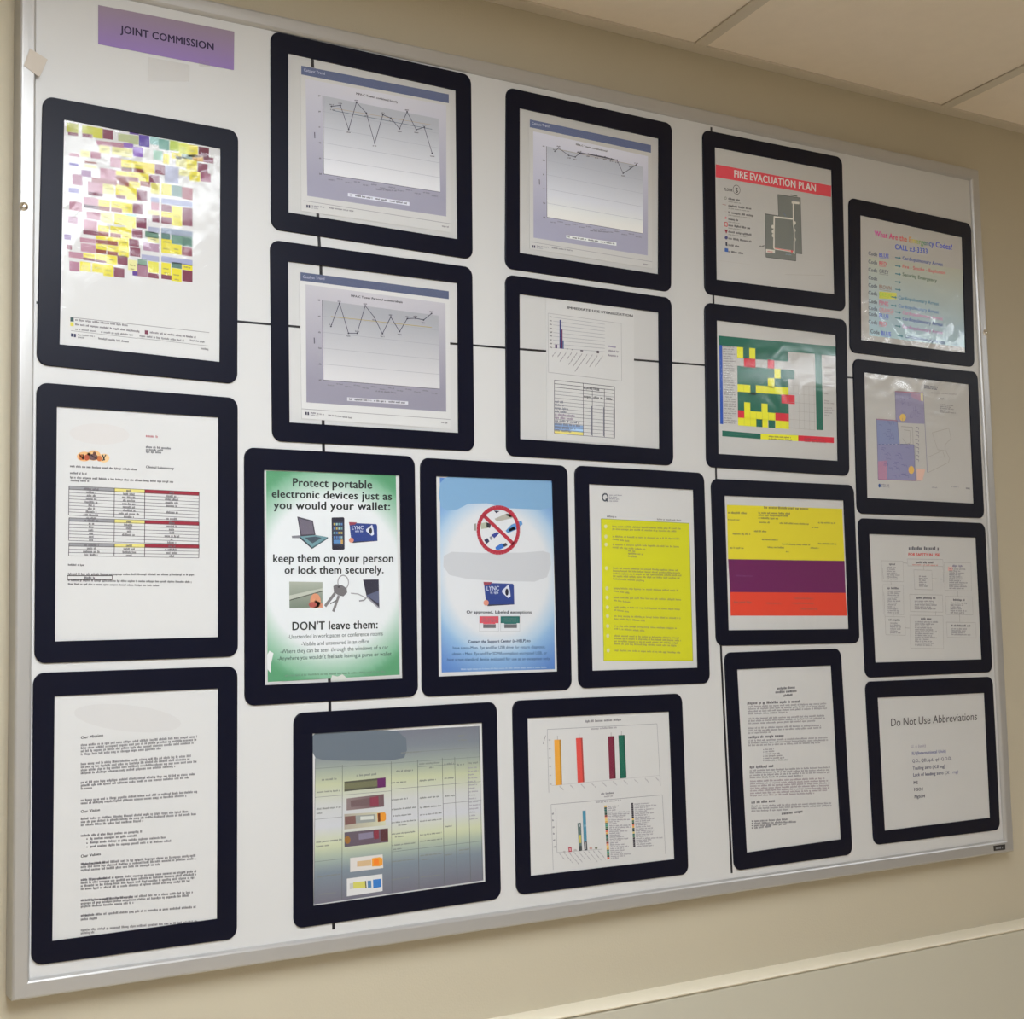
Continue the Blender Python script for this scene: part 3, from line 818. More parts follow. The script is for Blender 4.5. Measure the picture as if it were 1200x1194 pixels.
D.poly([(155, 982), (424, 1006), (424, 1042), (155, 1022)], g, 2); D.poly([(424, 1004), (686, 1016), (686, 1056), (424, 1042)], yy, 2); D.poly([(686, 1016), (936, 1030), (936, 1070), (686, 1056)], rr, 2)
for (a, b, y0) in ((190, 380, 1002), (480, 635, 1020), (480, 640, 1038), (730, 880, 1036), (730, 880, 1054)): D.words((a, y0 + 8), (b, y0 + 16), 10, (96, 78, 40) if 400 < a < 700 else ((24, 70, 60) if a < 400 else (140, 24, 36)))
GRID = D

# ---- emergency codes
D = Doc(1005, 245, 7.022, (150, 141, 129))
D.on('heading')
stops = [(0, (190, 60, 130)), (.25, (200, 60, 90)), (.42, (200, 90, 60)), (.5, (190, 160, 60)), (.62, (90, 130, 90)), (.75, (70, 80, 150)), (1, (60, 70, 160))]
def ramp(t):
    for (a, c), (b, d) in zip(stops, stops[1:]):
        if t <= b: 
            f = (t - a) / (b - a); return tuple(c[i] * (1 - f) + d[i] * f for i in range(3))
    return stops[-1][1]
D.text('What Are the Emergency Codes?', (135, 222), (775, 338), 46, (0, 0, 0), True, cfn=ramp)
D.text('CALL x3-3333', (305, 330), (572, 370), 42, (64, 84, 160), True)
D.on('painted_glare')  # greenish glare of the plastic cover, painted onto the sheet as a tint
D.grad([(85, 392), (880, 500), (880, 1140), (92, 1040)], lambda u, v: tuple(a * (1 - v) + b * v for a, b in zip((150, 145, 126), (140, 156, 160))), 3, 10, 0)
D.on('code_list')
rowsC = [(378, 'BLUE', (70, 84, 150), 'Cardiopulmonary Arrest', (80, 92, 130), 0), (446, 'RED', (196, 70, 80), 'Fire - Smoke - Explosion', (196, 96, 90), 0), (511, 'GREY', (96, 96, 96), 'Security Emergency', (84, 100, 80), 0),
         (577, '', 0, '', 0, 0), (640, 'BROWN', (130, 100, 84), '', 0, 0), (702, 'GREEN', (150, 170, 60), 'Cardiopulmonary Arrest', (80, 118, 130), -34), (770, 'PINK', (200, 96, 112), 'Cardiopulmonary Arrest', (84, 112, 140), -34),
         (826, 'ORANGE', (190, 120, 120), 'Cardiopulmonary Arrest', (190, 120, 140), 0), (875, 'BLUE', (74, 90, 156), 'Cardiopulmonary Arrest', (84, 96, 136), 0), (940, 'RED', (200, 96, 104), 'Cardiopulmonary Arrest', (160, 110, 140), 0), (1020, 'BLUE', (60, 74, 150), 'Cardiopulmonary Arrest', (74, 88, 120), 18)]
for y, n, c, d_, dc, sh in rowsC:
    o = sh if y > 1000 else 0
    D.text('Code', (85 + o, y), (158 + o, y + 12), 31, (72, 76, 84), True)
    if n == 'GREEN': D.poly([(175, 678), (318, 690), (318, 742), (175, 736)], (176, 182, 70), 1)
    if n: D.text(n, (174 + o, y + 14), (174 + o + 20 * len(n), y + 14 + 3 * len(n)), 32, c, True); D.seg((174 + o, y + 22), (174 + o + 19 * len(n), y + 22 + 3 * len(n)), 3, c)
    xx = 306 + sh
    D.seg((xx, y + 20), (xx + 34, y + 26), 9, (70, 112, 116)); D.poly([(xx + 34, y + 12), (xx + 48, y + 28), (xx + 34, y + 38)], (70, 112, 116), 2)
    if d_: D.text(d_, (366 + sh, y + 38), (698 + sh + (20 if 'Smoke' in d_ else (-50 if 'Sec' in d_ else 0)), y + 92), 28, dc, True)
CODE = D

# ---- floor plan drawing
D = Doc(980, 420, 5.97, (170, 163, 152))
D.on('floor_plan')
lv, lb = (134, 126, 144), (120, 124, 148)
D.poly([(408, 230), (606, 240), (614, 458), (528, 455), (415, 448)], lv, 1); D.poly([(278, 424), (424, 434), (440, 600), (284, 602)], lb, 1); D.poly([(284, 602), (540, 604), (552, 856), (290, 846)], (127, 123, 145), 1)
D.poly([(290, 720), (350, 715), (352, 846), (290, 846)], (160, 116, 132), 2); D.ell(462, 414, 22, 26, (214, 164, 84), 3); D.ell(522, 780, 20, 28, (208, 158, 80), 3); D.poly([(520, 244), (585, 248), (590, 300), (520, 270)], (158, 126, 140), 2); D.poly([(586, 244), (605, 245), (606, 300), (588, 296)], (198, 184, 140), 3)
ink = (96, 92, 120)
D.path([(408, 230), (606, 240), (634, 798)], 4, ink, 4); D.path([(408, 230), (415, 448), (424, 434), (278, 424), (284, 602), (290, 846), (552, 856), (540, 604), (440, 600), (424, 434)], 4, ink, 4)
D.seg((408, 232), (606, 242), 4, (170, 90, 90), 5); D.seg((280, 426), (422, 436), 6, (150, 100, 112), 5); D.seg((292, 848), (586, 854), 4, (160, 100, 116), 5)
for i in range(26):
    x, y = random.uniform(296, 520), random.uniform(620, 830); D.path([(x, y), (x + random.uniform(10, 30), y + 1), (x + 26, y + random.uniform(8, 26))], 2.6, (98, 92, 128), 5)
for i in range(12):
    x, y = random.uniform(290, 410), random.uniform(440, 580); D.path([(x, y), (x + random.uniform(10, 26), y + 1), (x + 20, y + random.uniform(8, 26))], 2.4, (92, 94, 130), 5)
for i in range(12):
    x, y = random.uniform(418, 580), random.uniform(250, 430); D.path([(x, y), (x, y + random.uniform(14, 40)), (x + 18, y + 20)], 2.4, (104, 96, 128), 5)
for i in range(9): D.path([(290 + i * 26, 606), (300 + i * 26, 600), (312 + i * 26, 608)], 4, (80, 84, 120), 5)
for i in range(9): D.path([(552 + random.uniform(-4, 6), 480 + i * 28), (574, 486 + i * 28), (572, 500 + i * 28)], 4, (112, 106, 116), 5)
D.path([(450, 476), (530, 482), (535, 600)], 3, (124, 116, 110), 4); D.path([(470, 500), (512, 506), (516, 590), (490, 600), (462, 560)], 3, (134, 126, 116), 4); D.path([(545, 604), (560, 856)], 3, (110, 104, 110), 4)
D.path([(668, 520), (784, 488), (800, 560), (762, 600), (758, 636), (790, 700), (782, 728), (640, 798)], 2.4, (140, 130, 118), 4); D.path([(668, 520), (706, 638), (740, 644), (756, 690), (640, 690)], 2.4, (140, 130, 118), 4); D.seg((640, 690), (752, 640), 2.2, (140, 130, 118), 4)
D.poly([(560, 770), (620, 776), (600, 856), (560, 852)], (196, 160, 140), 2)
D.on('heading'); D.words((612, 196), (705, 208), 12, (74, 72, 82)); D.words((612, 210), (705, 222), 10, (74, 72, 82)); D.words((660, 244), (842, 256), 8, (130, 122, 118)); D.words((720, 284), (764, 288), 10, (120, 112, 108))
for i, w in enumerate((92, 80, 96, 70, 110)): D.words((722, 326 + i * 13), (722 + w, 334 + i * 13), 8, (104, 98, 98))
D.on('footer'); D.ell(300, 890, 8, 14, (40, 70, 120), 2); D.words((312, 886), (370, 890), 9, (110, 104, 110)); D.words((312, 900), (372, 904), 7, (120, 114, 118)); D.words((666, 906), (706, 908), 8, GREY); D.words((802, 900), (856, 904), 9, GREY); D.words((904, 914), (938, 917), 14, (80, 76, 78))
PLAN = D

# ---- flow chart
D = Doc(990, 600, 5.97, (174, 168, 159))
D.on('heading'); D.words((444, 264), (656, 266), 22, (60, 58, 66)); D.text('FOR SAFETY IN USE', (442, 306), (660, 310), 20, (196, 72, 68), True)
D.on('flow_box')
def fb(x0, y0, x1, y1, head, nl, red=False, w0=None):
    D.path([(x0, y0), (x1, y0 + 4), (x1 + 4, y1 + 4), (x0 + 6, y1)], 1.8, (140, 132, 128), closed=True)
    cx = (x0 + x1) / 2
    if head: D.words((cx - head / 2, y0 + 30), (cx + head / 2, y0 + 32), 13, (96, 88, 116) if red else (72, 68, 74))
    for i in range(nl):
        y = y0 + 50 + i * 13.5
        if y > y1 - 6: break
        D.words((x0 + 36, y), (x0 + 36 + random.uniform(.45, .8) * (x1 - x0 - 30), y + 2), 9, (116, 110, 112))
fb(254, 340, 404, 484, 44, 9); fb(262, 508, 406, 714, 84, 16); fb(278, 730, 418, 858, 90, 9); fb(434, 328, 682, 376, 130, 0); D.words((470, 372), (650, 376), 8, (190, 104, 92)); fb(480, 404, 606, 540, 0, 8); fb(450, 576, 680, 696, 136, 6); fb(452, 722, 684, 952, 76, 16)
fb(692, 352, 880, 548, 70, 13, True); fb(700, 590, 890, 716, 80, 7); fb(708, 770, 912, 876, 140, 5)
D.par(720, 384, 32, 26, (214, 150, 140), .05)
D.on('connector')
for a, b in (((320, 484), (322, 508)), ((336, 714), (338, 730)), ((548, 376), (548, 404)), ((406, 356), (434, 358)), ((606, 466), (680, 470)), ((684, 380), (688, 492)), ((634, 696), (632, 722)), ((786, 552), (788, 592)), ((800, 716), (802, 772)), ((420, 810), (450, 812)), ((260, 390), (268, 470)), ((270, 560), (284, 850))): D.seg(a, b, 2, (120, 112, 110))
FLOW = D

# ---- do not use abbreviations
D = Doc(1020, 810, 7.4625, (174, 168, 159))
D.on('heading'); D.text('Do Not Use Abbreviations', (176, 306), (928, 250), 68, (40, 34, 38))
D.on('list')
for t, y, x1, h, c in (('IU', 0, 0, 0, 0),): pass
L_ = [('U, u (unit)', 495, 352, 480, 26, (136, 128, 136)), ('IU (International Unit)', 556, 360, 656, 28, (100, 100, 130)), ('Q.D., QD, q.d., qd  Q.O.D.', 622, 362, 706, 28, (104, 100, 108)), ('Trailing zero (X.0 mg)', 686, 366, 648, 28, (84, 82, 98)), ('Lack of leading zero (.X', 744, 370, 686, 28, (84, 82, 98)), ('MS', 812, 374, 412, 28, (76, 72, 82)), ('MSO4', 872, 378, 456, 28, (72, 68, 78)), ('MgSO4', 934, 382, 474, 28, (72, 68, 78))]
for t, y, x0, x1, h, c in L_: D.text(t, (x0, y), (x1, y - (x1 - x0) * .07), h, c, True)
D.text('mg)', (716, 718), (764, 714), 28, (80, 80, 120))
ABBR = D

# ---- green security poster
D = Doc(280, 520, 3.733, (212, 212, 209))
GP = [(118, 118), (685, 135), (702, 1010), (125, 1042)]
D.on('background')
def gp(u, v):
    r = math.hypot((u - .5) / .60, (v - .49) / .43)
    t = max(0, min(1, (r - .86) / .42))
    a, b = (222, 226, 226), (98, 164, 122)
    if t > .8: b = (86, 152, 110)
    return tuple(a[i] * (1 - t) + b[i] * t for i in range(3))
D.grad(GP, gp, 34, 46, 0)
D.on('heading')
K = (34, 42, 44)
D.on('torn_corner'); D.poly([(122, 925), (132, 905), (150, 916), (140, 960), (137, 1002), (124, 985)], (222, 224, 222), 2); D.on('torn_edge'); D.poly([(400, 1036), (406, 1012), (430, 1018), (452, 1008), (468, 1022), (464, 1036)], (210, 212, 204), 2)
D.on('heading')
D.text('Protect portable', (234, 186), (582, 196), 36, K, True); D.text('electronic devices just as', (142, 234), (668, 246), 34, K, True); D.text('you would your wallet:', (150, 284), (660, 290), 34, K, True)
D.on('middle_heading'); D.text('keep them on your person', (148, 517), (674, 517), 34, K, True); D.text('or lock them securely.', (198, 568), (632, 566), 34, K, True); D.on("warning_heading"); D.text("DON'T leave them:", (232, 815), (606, 807), 36, K, True)
D.on('body_text')
for t, x0, x1, y0, y1 in (('-Unattended in workspaces or conference rooms', 212, 628, 853, 838), ('-Visible and unsecured in an office', 272, 568, 884, 872), ('-Where they can be seen through the windows of a car', 180, 652, 917, 898), ("-Anywhere you wouldn't feel safe leaving a purse or wallet", 168, 666, 948, 926)): D.text(t, (x0, y0), (x1, y1), 18, (70, 88, 84), False)
D.words((200, 1018), (640, 1000), 8, (70, 120, 90))
D2 = Doc(310, 590, 7.059, (212, 212, 209)); D2.parts = D.parts
D2.on('laptop_picture')
D2.poly([(268, 108), (398, 142), (420, 262), (296, 272)], (74, 72, 84), 2); D2.poly([(280, 122), (390, 152), (408, 252), (304, 258)], (110, 104, 118), 3); D2.poly([(290, 272), (420, 260), (522, 278), (390, 362)], (110, 150, 156), 2); D2.poly([(290, 272), (390, 362), (390, 376), (292, 290)], (50, 54, 66), 3); D2.poly([(390, 362), (522, 278), (522, 290), (390, 377)], (70, 92, 100), 3); D2.poly([(222, 268), (300, 262), (300, 286), (226, 286)], (130, 132, 138), 1); D2.poly([(330, 282), (420, 272), (470, 284), (395, 330)], (70, 84, 96), 4)
D2.on('phone_picture')
D2.poly([(556, 116), (650, 114), (658, 122), (660, 374), (652, 382), (566, 384), (556, 376), (552, 124)], (44, 44, 60), 2); D2.poly([(564, 152), (648, 150), (650, 346), (568, 348)], (58, 62, 84), 3)
for i in range(4):
    for j in range(4): D2.par(568 + i * 20, 162 + j * 36, 14, 18, random.choice([(150, 190, 190), (110, 160, 160), (180, 180, 170), (90, 130, 180), (190, 170, 90)]), layer=4)
D2.par(568, 300, 60, 30, (90, 140, 190), layer=4); D2.par(628, 300, 18, 34, (200, 160, 90), layer=4)
D2.on('card_picture')
def card(D, q):
    U = lambda u, v: D.quv(q, u, v)
    D.poly([U(0, .0), U(.97, .02), U(1, .1), U(1, .98), U(.06, 1.02), U(.02, .5)], (44, 66, 134), 2); D.poly([U(-.02, -.04), U(.28, -.04), U(.2, .08), U(0, .14)], (150, 64, 80), 3)
    D.poly([U(.06, .99), U(1, .94), U(1, 1.0), U(.1, 1.1)], (60, 60, 76), 1)
    D.text('LYNC', U(.08, .36), U(.5, .34), abs(q[3][1] - q[0][1]) * .2, (200, 206, 222), True); D.words(U(.2, .5), U(.48, .5), abs(q[3][1] - q[0][1]) * .11, (170, 180, 210))
    D.poly([U(.82, .06), U(.86, .3), U(.88, .62), U(.8, .7), U(.6, .44), U(.6, .34)], (214, 218, 228), 3); D.ell(*U(.76, .42), abs(q[1][0] - q[0][0]) * .055, abs(q[3][1] - q[0][1]) * .17, (20, 24, 50), 4, 14)
    cc = U(.05, .98); D.ell(cc[0], cc[1] - 6, abs(q[1][0] - q[0][0]) * .09, abs(q[3][1] - q[0][1]) * .14, (214, 142, 120), 4, 14)
card(D2, [(700, 160), (928, 168), (932, 310), (704, 312)])
D2.on('drawer_picture')
D2.grad([(202, 646), (478, 650), (478, 860), (204, 868)], lambda u, v: (168 - 50 * v, 174 - 44 * v, 160 - 44 * v), 4, 8, 1); D2.poly([(204, 760), (478, 700), (478, 722), (204, 796)], (186, 190, 176), 2); D2.seg((204, 800), (478, 724), 8, (90, 94, 84), 3); D2.ell(418, 806, 44, 62, (212, 146, 112), 4); D2.ell(396, 836, 34, 22, (176, 88, 80), 5); D2.poly([(420, 800), (478, 830), (478, 862), (370, 862)], (206, 140, 110), 4)
D2.on('key_picture')
kc = (126, 124, 124); D2.ring(648, 652, 44, 58, 9, (150, 150, 152)); D2.poly([(566, 684), (590, 668), (640, 676), (676, 700), (682, 736), (650, 768), (612, 760), (572, 736)], (112, 110, 112), 4); D2.ell(612, 690, 10, 8, (70, 68, 72), 5)
D2.seg((580, 742), (498, 850), 24, kc, 3); D2.seg((612, 762), (566, 894), 22, kc, 3); D2.seg((594, 800), (540, 830), 8, (90, 88, 90), 4)
D2.on('lock_picture')
D2.poly([(812, 630), (942, 628), (948, 868), (842, 770)], (50, 50, 66), 2); D2.poly([(838, 760), (890, 740), (944, 720), (946, 830)], (92, 98, 124), 3); D2.seg((842, 772), (948, 868), 12, (150, 150, 158), 4); D2.path([(712, 742), (770, 748), (820, 772), (836, 784)], 9, (160, 160, 162), 4); D2.path([(780, 806), (820, 800), (840, 780)], 11, (140, 140, 144), 4)
GREEN = D

# ---- blue removable media poster
D = Doc(490, 530, 4.117, (212, 210, 207))
BP = [(103, 122), (648, 138), (658, 1046), (112, 1062)]
D.on('background')
def bp_(u, v):
    r = math.hypot((u - .5) / .50, (v - .49) / .36)
    t = max(0, min(1, (r - .90) / .35)); t2 = max(0, min(1, (r - 1.15) / .5))
    a, b, c = (216, 217, 219), (150, 186, 216), (88, 128, 190)
    m = [a[i] * (1 - t) + b[i] * t for i in range(3)]
    return tuple(m[i] * (1 - t2) + c[i] * t2 for i in range(3))
D.grad(BP, bp_, 34, 46, 0)
D.on('blank_patch')
D.poly([(104, 150), (126, 124), (160, 112), (300, 114), (540, 120), (632, 134), (650, 156), (652, 240), (640, 266), (590, 276), (430, 270), (330, 246), (240, 248), (190, 274), (140, 282), (108, 262), (98, 210)], (128, 168, 202), 2)
D.poly([(122, 500), (160, 480), (320, 486), (500, 484), (600, 476), (632, 486), (640, 540), (620, 602), (560, 624), (420, 622), (240, 612), (150, 592), (120, 550)], (198, 199, 202), 2)
D3 = Doc(535, 570, 5.97, (212, 210, 207)); D3.parts = D.parts
D3.on('memory_stick_picture')
for q, c in (([(120, 262), (135, 258), (135, 310), (122, 308)], (150, 150, 140)), ([(165, 258), (212, 250), (216, 292), (170, 298)], (176, 180, 160)), ([(206, 252), (240, 262), (232, 292), (208, 286)], (60, 60, 70)), ([(264, 226), (345, 190), (402, 196), (386, 222), (280, 246)], (176, 172, 160)), ([(340, 196), (374, 188), (404, 206), (372, 216)], (222, 160, 140)), ([(258, 168), (300, 172), (276, 188)], (50, 54, 74)), ([(340, 310), (380, 268), (452, 238), (460, 264), (420, 300), (356, 328)], (90, 146, 200)), ([(360, 300), (400, 280), (410, 300), (370, 316)], (120, 160, 190)), ([(240, 340), (280, 318), (296, 330), (262, 362)], (50, 64, 140)), ([(228, 352), (246, 346), (250, 366), (236, 376)], (140, 140, 150)), ([(190, 374), (214, 360), (228, 384), (208, 402)], (44, 50, 84)), ([(270, 424), (310, 398), (336, 404), (326, 430), (290, 446), (272, 440)], (56, 110, 190)), ([(318, 404), (344, 394), (354, 412), (332, 424)], (60, 60, 76))): D3.poly(q, c, 2)
D3.on('prohibition_sign'); D3.ring(290, 305, 140, 158, 28, (178, 48, 66), 4, 44); D3.seg((190, 206), (396, 402), 26, (178, 48, 66), 4)
D3.on('card_picture'); card(D3, [(190, 674), (398, 678), (402, 826), (194, 822)])
D3.on('label_picture')
for x, c in ((158, (216, 84, 100)), (306, (40, 110, 104))):
    D3.path([(x, 908), (x + 134, 908), (x + 134, 1014), (x, 1014)], 2.4, (180, 180, 184), closed=True); D3.poly([(x, 908), (x + 134, 908), (x + 134, 956), (x + 112, 956), (x + 112, 962), (x + 26, 962), (x + 26, 956), (x, 956)], c, 2); D3.words((x + 22, 930), (x + 112, 930), 13, tuple(v * .75 for v in c)); D3.words((x + 14, 948), (x + 122, 948), 13, tuple(v * .75 for v in c)); D3.poly([(x + 26, 964), (x + 114, 964), (x + 114, 990), (x + 26, 990)], (110, 108, 112), 2)
D.on('heading'); D.text('Or approved, labeled exceptions', (232, 778), (546, 778), 15, (40, 44, 60), True)
D.on('body_text')
for t, x0, x1, y in (('Contact the Support Center (x-HELP) to', 240, 540, 920), ('have a non-Mass. Eye and Ear USB drive for return diagnosis,', 166, 612, 950), ('obtain a Mass. Eye and Ear SDMA-compliant encrypted USB, or', 162, 620, 979), ('have a non-standard device evaluated for use as an exception only.', 138, 636, 1006)): D.text(t, (x0, y), (x1, y - 5), 14, (60, 84, 124) if y > 930 else (44, 60, 96), y < 930)
D.words((205, 1050), (620, 1040), 7, (150, 180, 214))
BLUE = D

# ---- yellow notice
D = Doc(670, 540, 4.422, (202, 199, 193))
D.on('logo'); D.ring(171, 189, 14, 18, 8, (64, 70, 80)); D.seg((174, 196), (186, 212), 7, (64, 70, 80), 4)
for i, w in enumerate((66, 40, 56, 50)): D.words((192, 180 + i * 10), (192 + w, 182 + i * 10), 6, (120, 116, 126))
D.words((180, 292), (232, 295), 9, (90, 86, 90)); D.words((440, 306), (570, 313), 8, (110, 106, 104))
D.on('highlighted_area')
D.poly([(150, 300), (606, 324), (626, 1036), (164, 1036)], (203, 200, 34), 1); D.path([(150, 300), (606, 324), (626, 1036), (164, 1036)], 3, (150, 150, 60), 2, closed=True)
D.on('body_text')
for y, n in ((340, 2), (392, 2), (434, 2), (556, 5), (660, 2), (708, 2), (758, 2), (804, 2), (856, 2), (906, 4), (982, 1)):
    D.ell(174 + (y - 340) * .02, y, 8, 10, (200, 198, 150), 2)
    for i in range(n):
        x0 = 208 + (y - 340) * .02; x1 = random.choice((550, 560, 565)) if i < n - 1 or n == 1 else random.choice((300, 380, 540))
        D.words((x0, y + 4 + i * 14), (x1, y + 16 + i * 13.4), 9, (128, 122, 40))
for i in range(3): D.words((290, 470 + i * 14), (290 + (40, 80, 50)[i], 474 + i * 14), 9, (128, 122, 40))
YEL = D

# ---- colour bands notice
D = Doc(830, 560, 5.97, (186, 181, 174))
D.on('yellow_band'); D.poly([(128, 188), (934, 216), (950, 580), (136, 568)], (205, 188, 44), 1)
D.on('purple_band'); D.poly([(136, 568), (950, 580), (958, 804), (150, 798)], (98, 28, 76), 1)
D.on('red_band'); D.poly([(150, 798), (958, 804), (968, 964), (154, 964)], (205, 62, 42), 1)
D.on('text')
K2 = (100, 88, 30)
for x0, x1, y, h in ((386, 700, 214, 16), (136, 270, 250, 14), (348, 570, 250, 13), (348, 560, 266, 13), (348, 490, 286, 12), (136, 216, 296, 9), (355, 430, 316, 11), (496, 700, 322, 11), (766, 888, 318, 11), (318, 404, 378, 12), (168, 294, 396, 12), (372, 484, 436, 11), (514, 712, 468, 11), (766, 898, 464, 11), (150, 248, 494, 12), (412, 528, 490, 11), (712, 770, 494, 10), (540, 560, 520, 9), (720, 768, 350, 9)): D.words((x0, y), (x1, y + (x1 - x0) * .03), h, K2)
for x0, x1, y in ((190, 306, 688), ): D.words((x0, y), (x1, y + 3), 11, (86, 20, 76))
for x0, x1, y, h in ((176, 312, 876, 16), (404, 508, 880, 10), (600, 740, 846, 10), (584, 740, 880, 10), (640, 760, 920, 10)): D.words((x0, y), (x1, y + 3), h, (150, 44, 30))
BAND = D

# ---- portrait text page
D = Doc(830, 740, 4.117, (186, 181, 175))
D.on('heading'); D.words((330, 280), (424, 274), 11, (70, 66, 70)); D.words((322, 298), (434, 291), 11, (70, 66, 70)); D.words((362, 313), (402, 310), 10, (70, 66, 70))
D.words((186, 352), (450, 342), 12, (70, 66, 72)); D.words((193, 516), (370, 507), 12, (70, 66, 72)); D.words((198, 660), (314, 654), 12, (70, 66, 72)); D.words((206, 830), (320, 822), 12, (70, 66, 72)); D.words((352, 884), (458, 872), 12, (70, 66, 72))
D.on('body_text')
def pg(x0, y, xs, c=(122, 116, 118)):
    for i, x1 in enumerate(xs): D.words((x0, y + i * 11.5), (x1, y + i * 11.5 - (x1 - x0) * .04), 8, c)
pg(188, 366, [570, 568, 572, 384]); pg(190, 424, [560, 562, 520]); pg(190, 470, [544, 545, 300]); pg(192, 530, [575, 578, 540])
for i, w in enumerate((40, 44, 70, 80, 90, 110)): D.words((275, 572 + i * 10.5), (275 + w, 569 + i * 10.5), 7, (112, 106, 108)); D.ell(265, 570 + i * 10.5, 2.5, 2.5, GREY, 2, 6)
pg(198, 674, [584, 586, 584, 455]); pg(200, 726, [560, 576, 586, 580, 584, 572, 510], (134, 118, 122)); pg(206, 846, [592, 592, 384])
for i, w in enumerate((160, 206, 160, 80)): D.words((220, 918 + i * 11), (220 + w, 910 + i * 11), 9, (86, 82, 86)); D.ell(210, 914 + i * 11, 3, 3, BLACK, 2, 6)
TEXT = D

# ---- specimen tube table
D = Doc(340, 820, 4.423, (212, 210, 207))
TQ = [(130, 180), (980, 135), (1000, 935), (122, 1060)]
D.on('background')
st = [(0, (118, 120, 130)), (.1, (124, 130, 138)), (.2, (150, 158, 150)), (.3, (190, 194, 160)), (.42, (200, 200, 196)), (.55, (200, 200, 204)), (.66, (200, 204, 168)), (.74, (160, 172, 160)), (.82, (124, 136, 146)), (1, (112, 110, 122))]
def tb_(u, v):
    for (a, c), (b, d) in zip(st, st[1:]):
        if v <= b + 1e-9:
            f = (v - a) / (b - a); return tuple(c[i] * (1 - f) + d[i] * f for i in range(3))
    return st[-1][1]
D.grad(TQ, tb_, 4, 40, 0)
D.on('blank_patch')
D.poly([(112, 190), (130, 172), (170, 162), (340, 158), (500, 156), (560, 166), (600, 200), (604, 260), (590, 300), (520, 314), (300, 316), (170, 312), (130, 300), (114, 270)], (102, 112, 122), 2)
D.on('table')
U = lambda u, v: D.quv(TQ, u, v)
ln = (92, 96, 96)
for u, v0 in ((0, .14), (.165, .19), (.46, .19), (.62, .19), (.77, .19), (.845, .19), (.925, .19), (.995, 0)): D.seg(U(u, v0), U(u, 1 if u in (.165, .46) else .99), 2.4, ln, 2)
for v, u0, u1 in ((.14, .55, 1), (.2, 0, 1), (.235, .62, .85), (.37, 0, .46), (.36, .46, 1), (.48, .77, 1), (.50, 0, .165), (.75, 0, .165), (.745, .46, 1)): D.seg(U(u0, v), U(u1, v), 1.8, (120, 124, 124), 2)
for u0, u1, v, h in ((.04, .13, .275, 10), (.25, .37, .265, 10), (.49, .59, .257, 9), (.63, .76, .222, 8), (.69, .72, .25, 8), (.78, .84, .235, 9), (.86, .9, .245, 9), (.93, .99, .24, 9), (.52, .64, .145, 8), (.01, .15, .345, 8), (.01, .16, .445, 9), (.01, .05, .47, 8), (.01, .17, .64, 9), (.01, .09, .665, 9), (.02, .16, .845, 8), (.03, .13, .95, 7),
      (.46, .55, .325, 8), (.63, .73, .327, 8), (.78, .84, .325, 8), (.46, .56, .43, 8), (.63, .75, .435, 8), (.78, .84, .438, 8), (.46, .61, .49, 8), (.63, .76, .495, 8), (.47, .58, .53, 7), (.63, .76, .54, 7), (.46, .61, .57, 7), (.63, .76, .58, 7), (.5, .55, .59, 7), (.46, .6, .64, 7), (.63, .76, .665, 7), (.48, .54, .66, 7), (.46, .6, .71, 7), (.63, .76, .705, 7), (.47, .52, .735, 7), (.46, .6, .81, 7), (.63, .76, .795, 7), (.64, .68, .82, 7), (.78, .82, .81, 7), (.86, .93, .79, 7), (.86, .89, .81, 7), (.46, .57, .92, 7), (.63, .75, .93, 7), (.78, .82, .63, 7), (.87, .91, .06, 9), (.87, .92, .09, 9)):
    D.words(U(u0, v), U(u1, v), h, (96, 100, 96))
for i in range(16): D.words(U(.925, .27 + i * .022), U(random.uniform(.96, .99), .27 + i * .022), 7, (130, 128, 140))
D4 = Doc(360, 850, 5.683, (212, 210, 207)); D4.parts = D.parts
D4.on('tube_picture')
def lerp(c0, c1): return lambda u, v: tuple(c0[i] * (1 - u) + c1[i] * u for i in range(3))
D4.grad([(245, 374), (520, 346), (520, 410), (245, 440)], lambda u, v: (82, 82, 70) if abs(v - .5) > .3 else (112, 112, 84), 6, 8, 3); D4.poly([(464, 352), (520, 346), (520, 410), (466, 416)], (98, 34, 92), 4)
D4.grad([(260, 486), (508, 456), (510, 540), (260, 566)], lambda u, v: (140 - 30 * u, 124 - 40 * u, 122 - 34 * u), 6, 4, 3); D4.poly([(286, 500), (416, 482), (416, 530), (290, 544)], (112, 90, 92), 4); D4.poly([(414, 480), (472, 470), (474, 532), (416, 540)], (136, 56, 76), 4)
D4.grad([(245, 590), (520, 574), (520, 664), (245, 692)], lambda u, v: (170 + 30 * u, 160 + 40 * u, 146 + 24 * u), 6, 4, 3); D4.poly([(248, 606), (320, 600), (322, 652), (250, 664)], (124, 88, 84), 4); D4.poly([(320, 600), (452, 590), (454, 640), (322, 652)], (150, 154, 150), 4); D4.poly([(352, 606), (440, 600), (440, 624), (352, 630)], (204, 206, 196), 5); D4.poly([(464, 584), (512, 578), (522, 590), (522, 626), (512, 636), (468, 642)], (226, 148, 48), 4); D4.poly([(468, 586), (484, 584), (486, 638), (470, 642)], (110, 54, 30), 5)
D4.grad([(246, 712), (536, 684), (538, 776), (246, 810)], lambda u, v: (96 + 10 * u, 86, 98), 4, 4, 3); D4.poly([(340, 720), (436, 708), (438, 748), (342, 762)], (132, 124, 144), 4); D4.poly([(440, 700), (474, 696), (476, 752), (444, 758)], (134, 50, 66), 4); D4.poly([(486, 694), (536, 686), (536, 764), (488, 770)], (88, 50, 54), 4); D4.ell(266, 762, 20, 26, (150, 104, 50), 4)
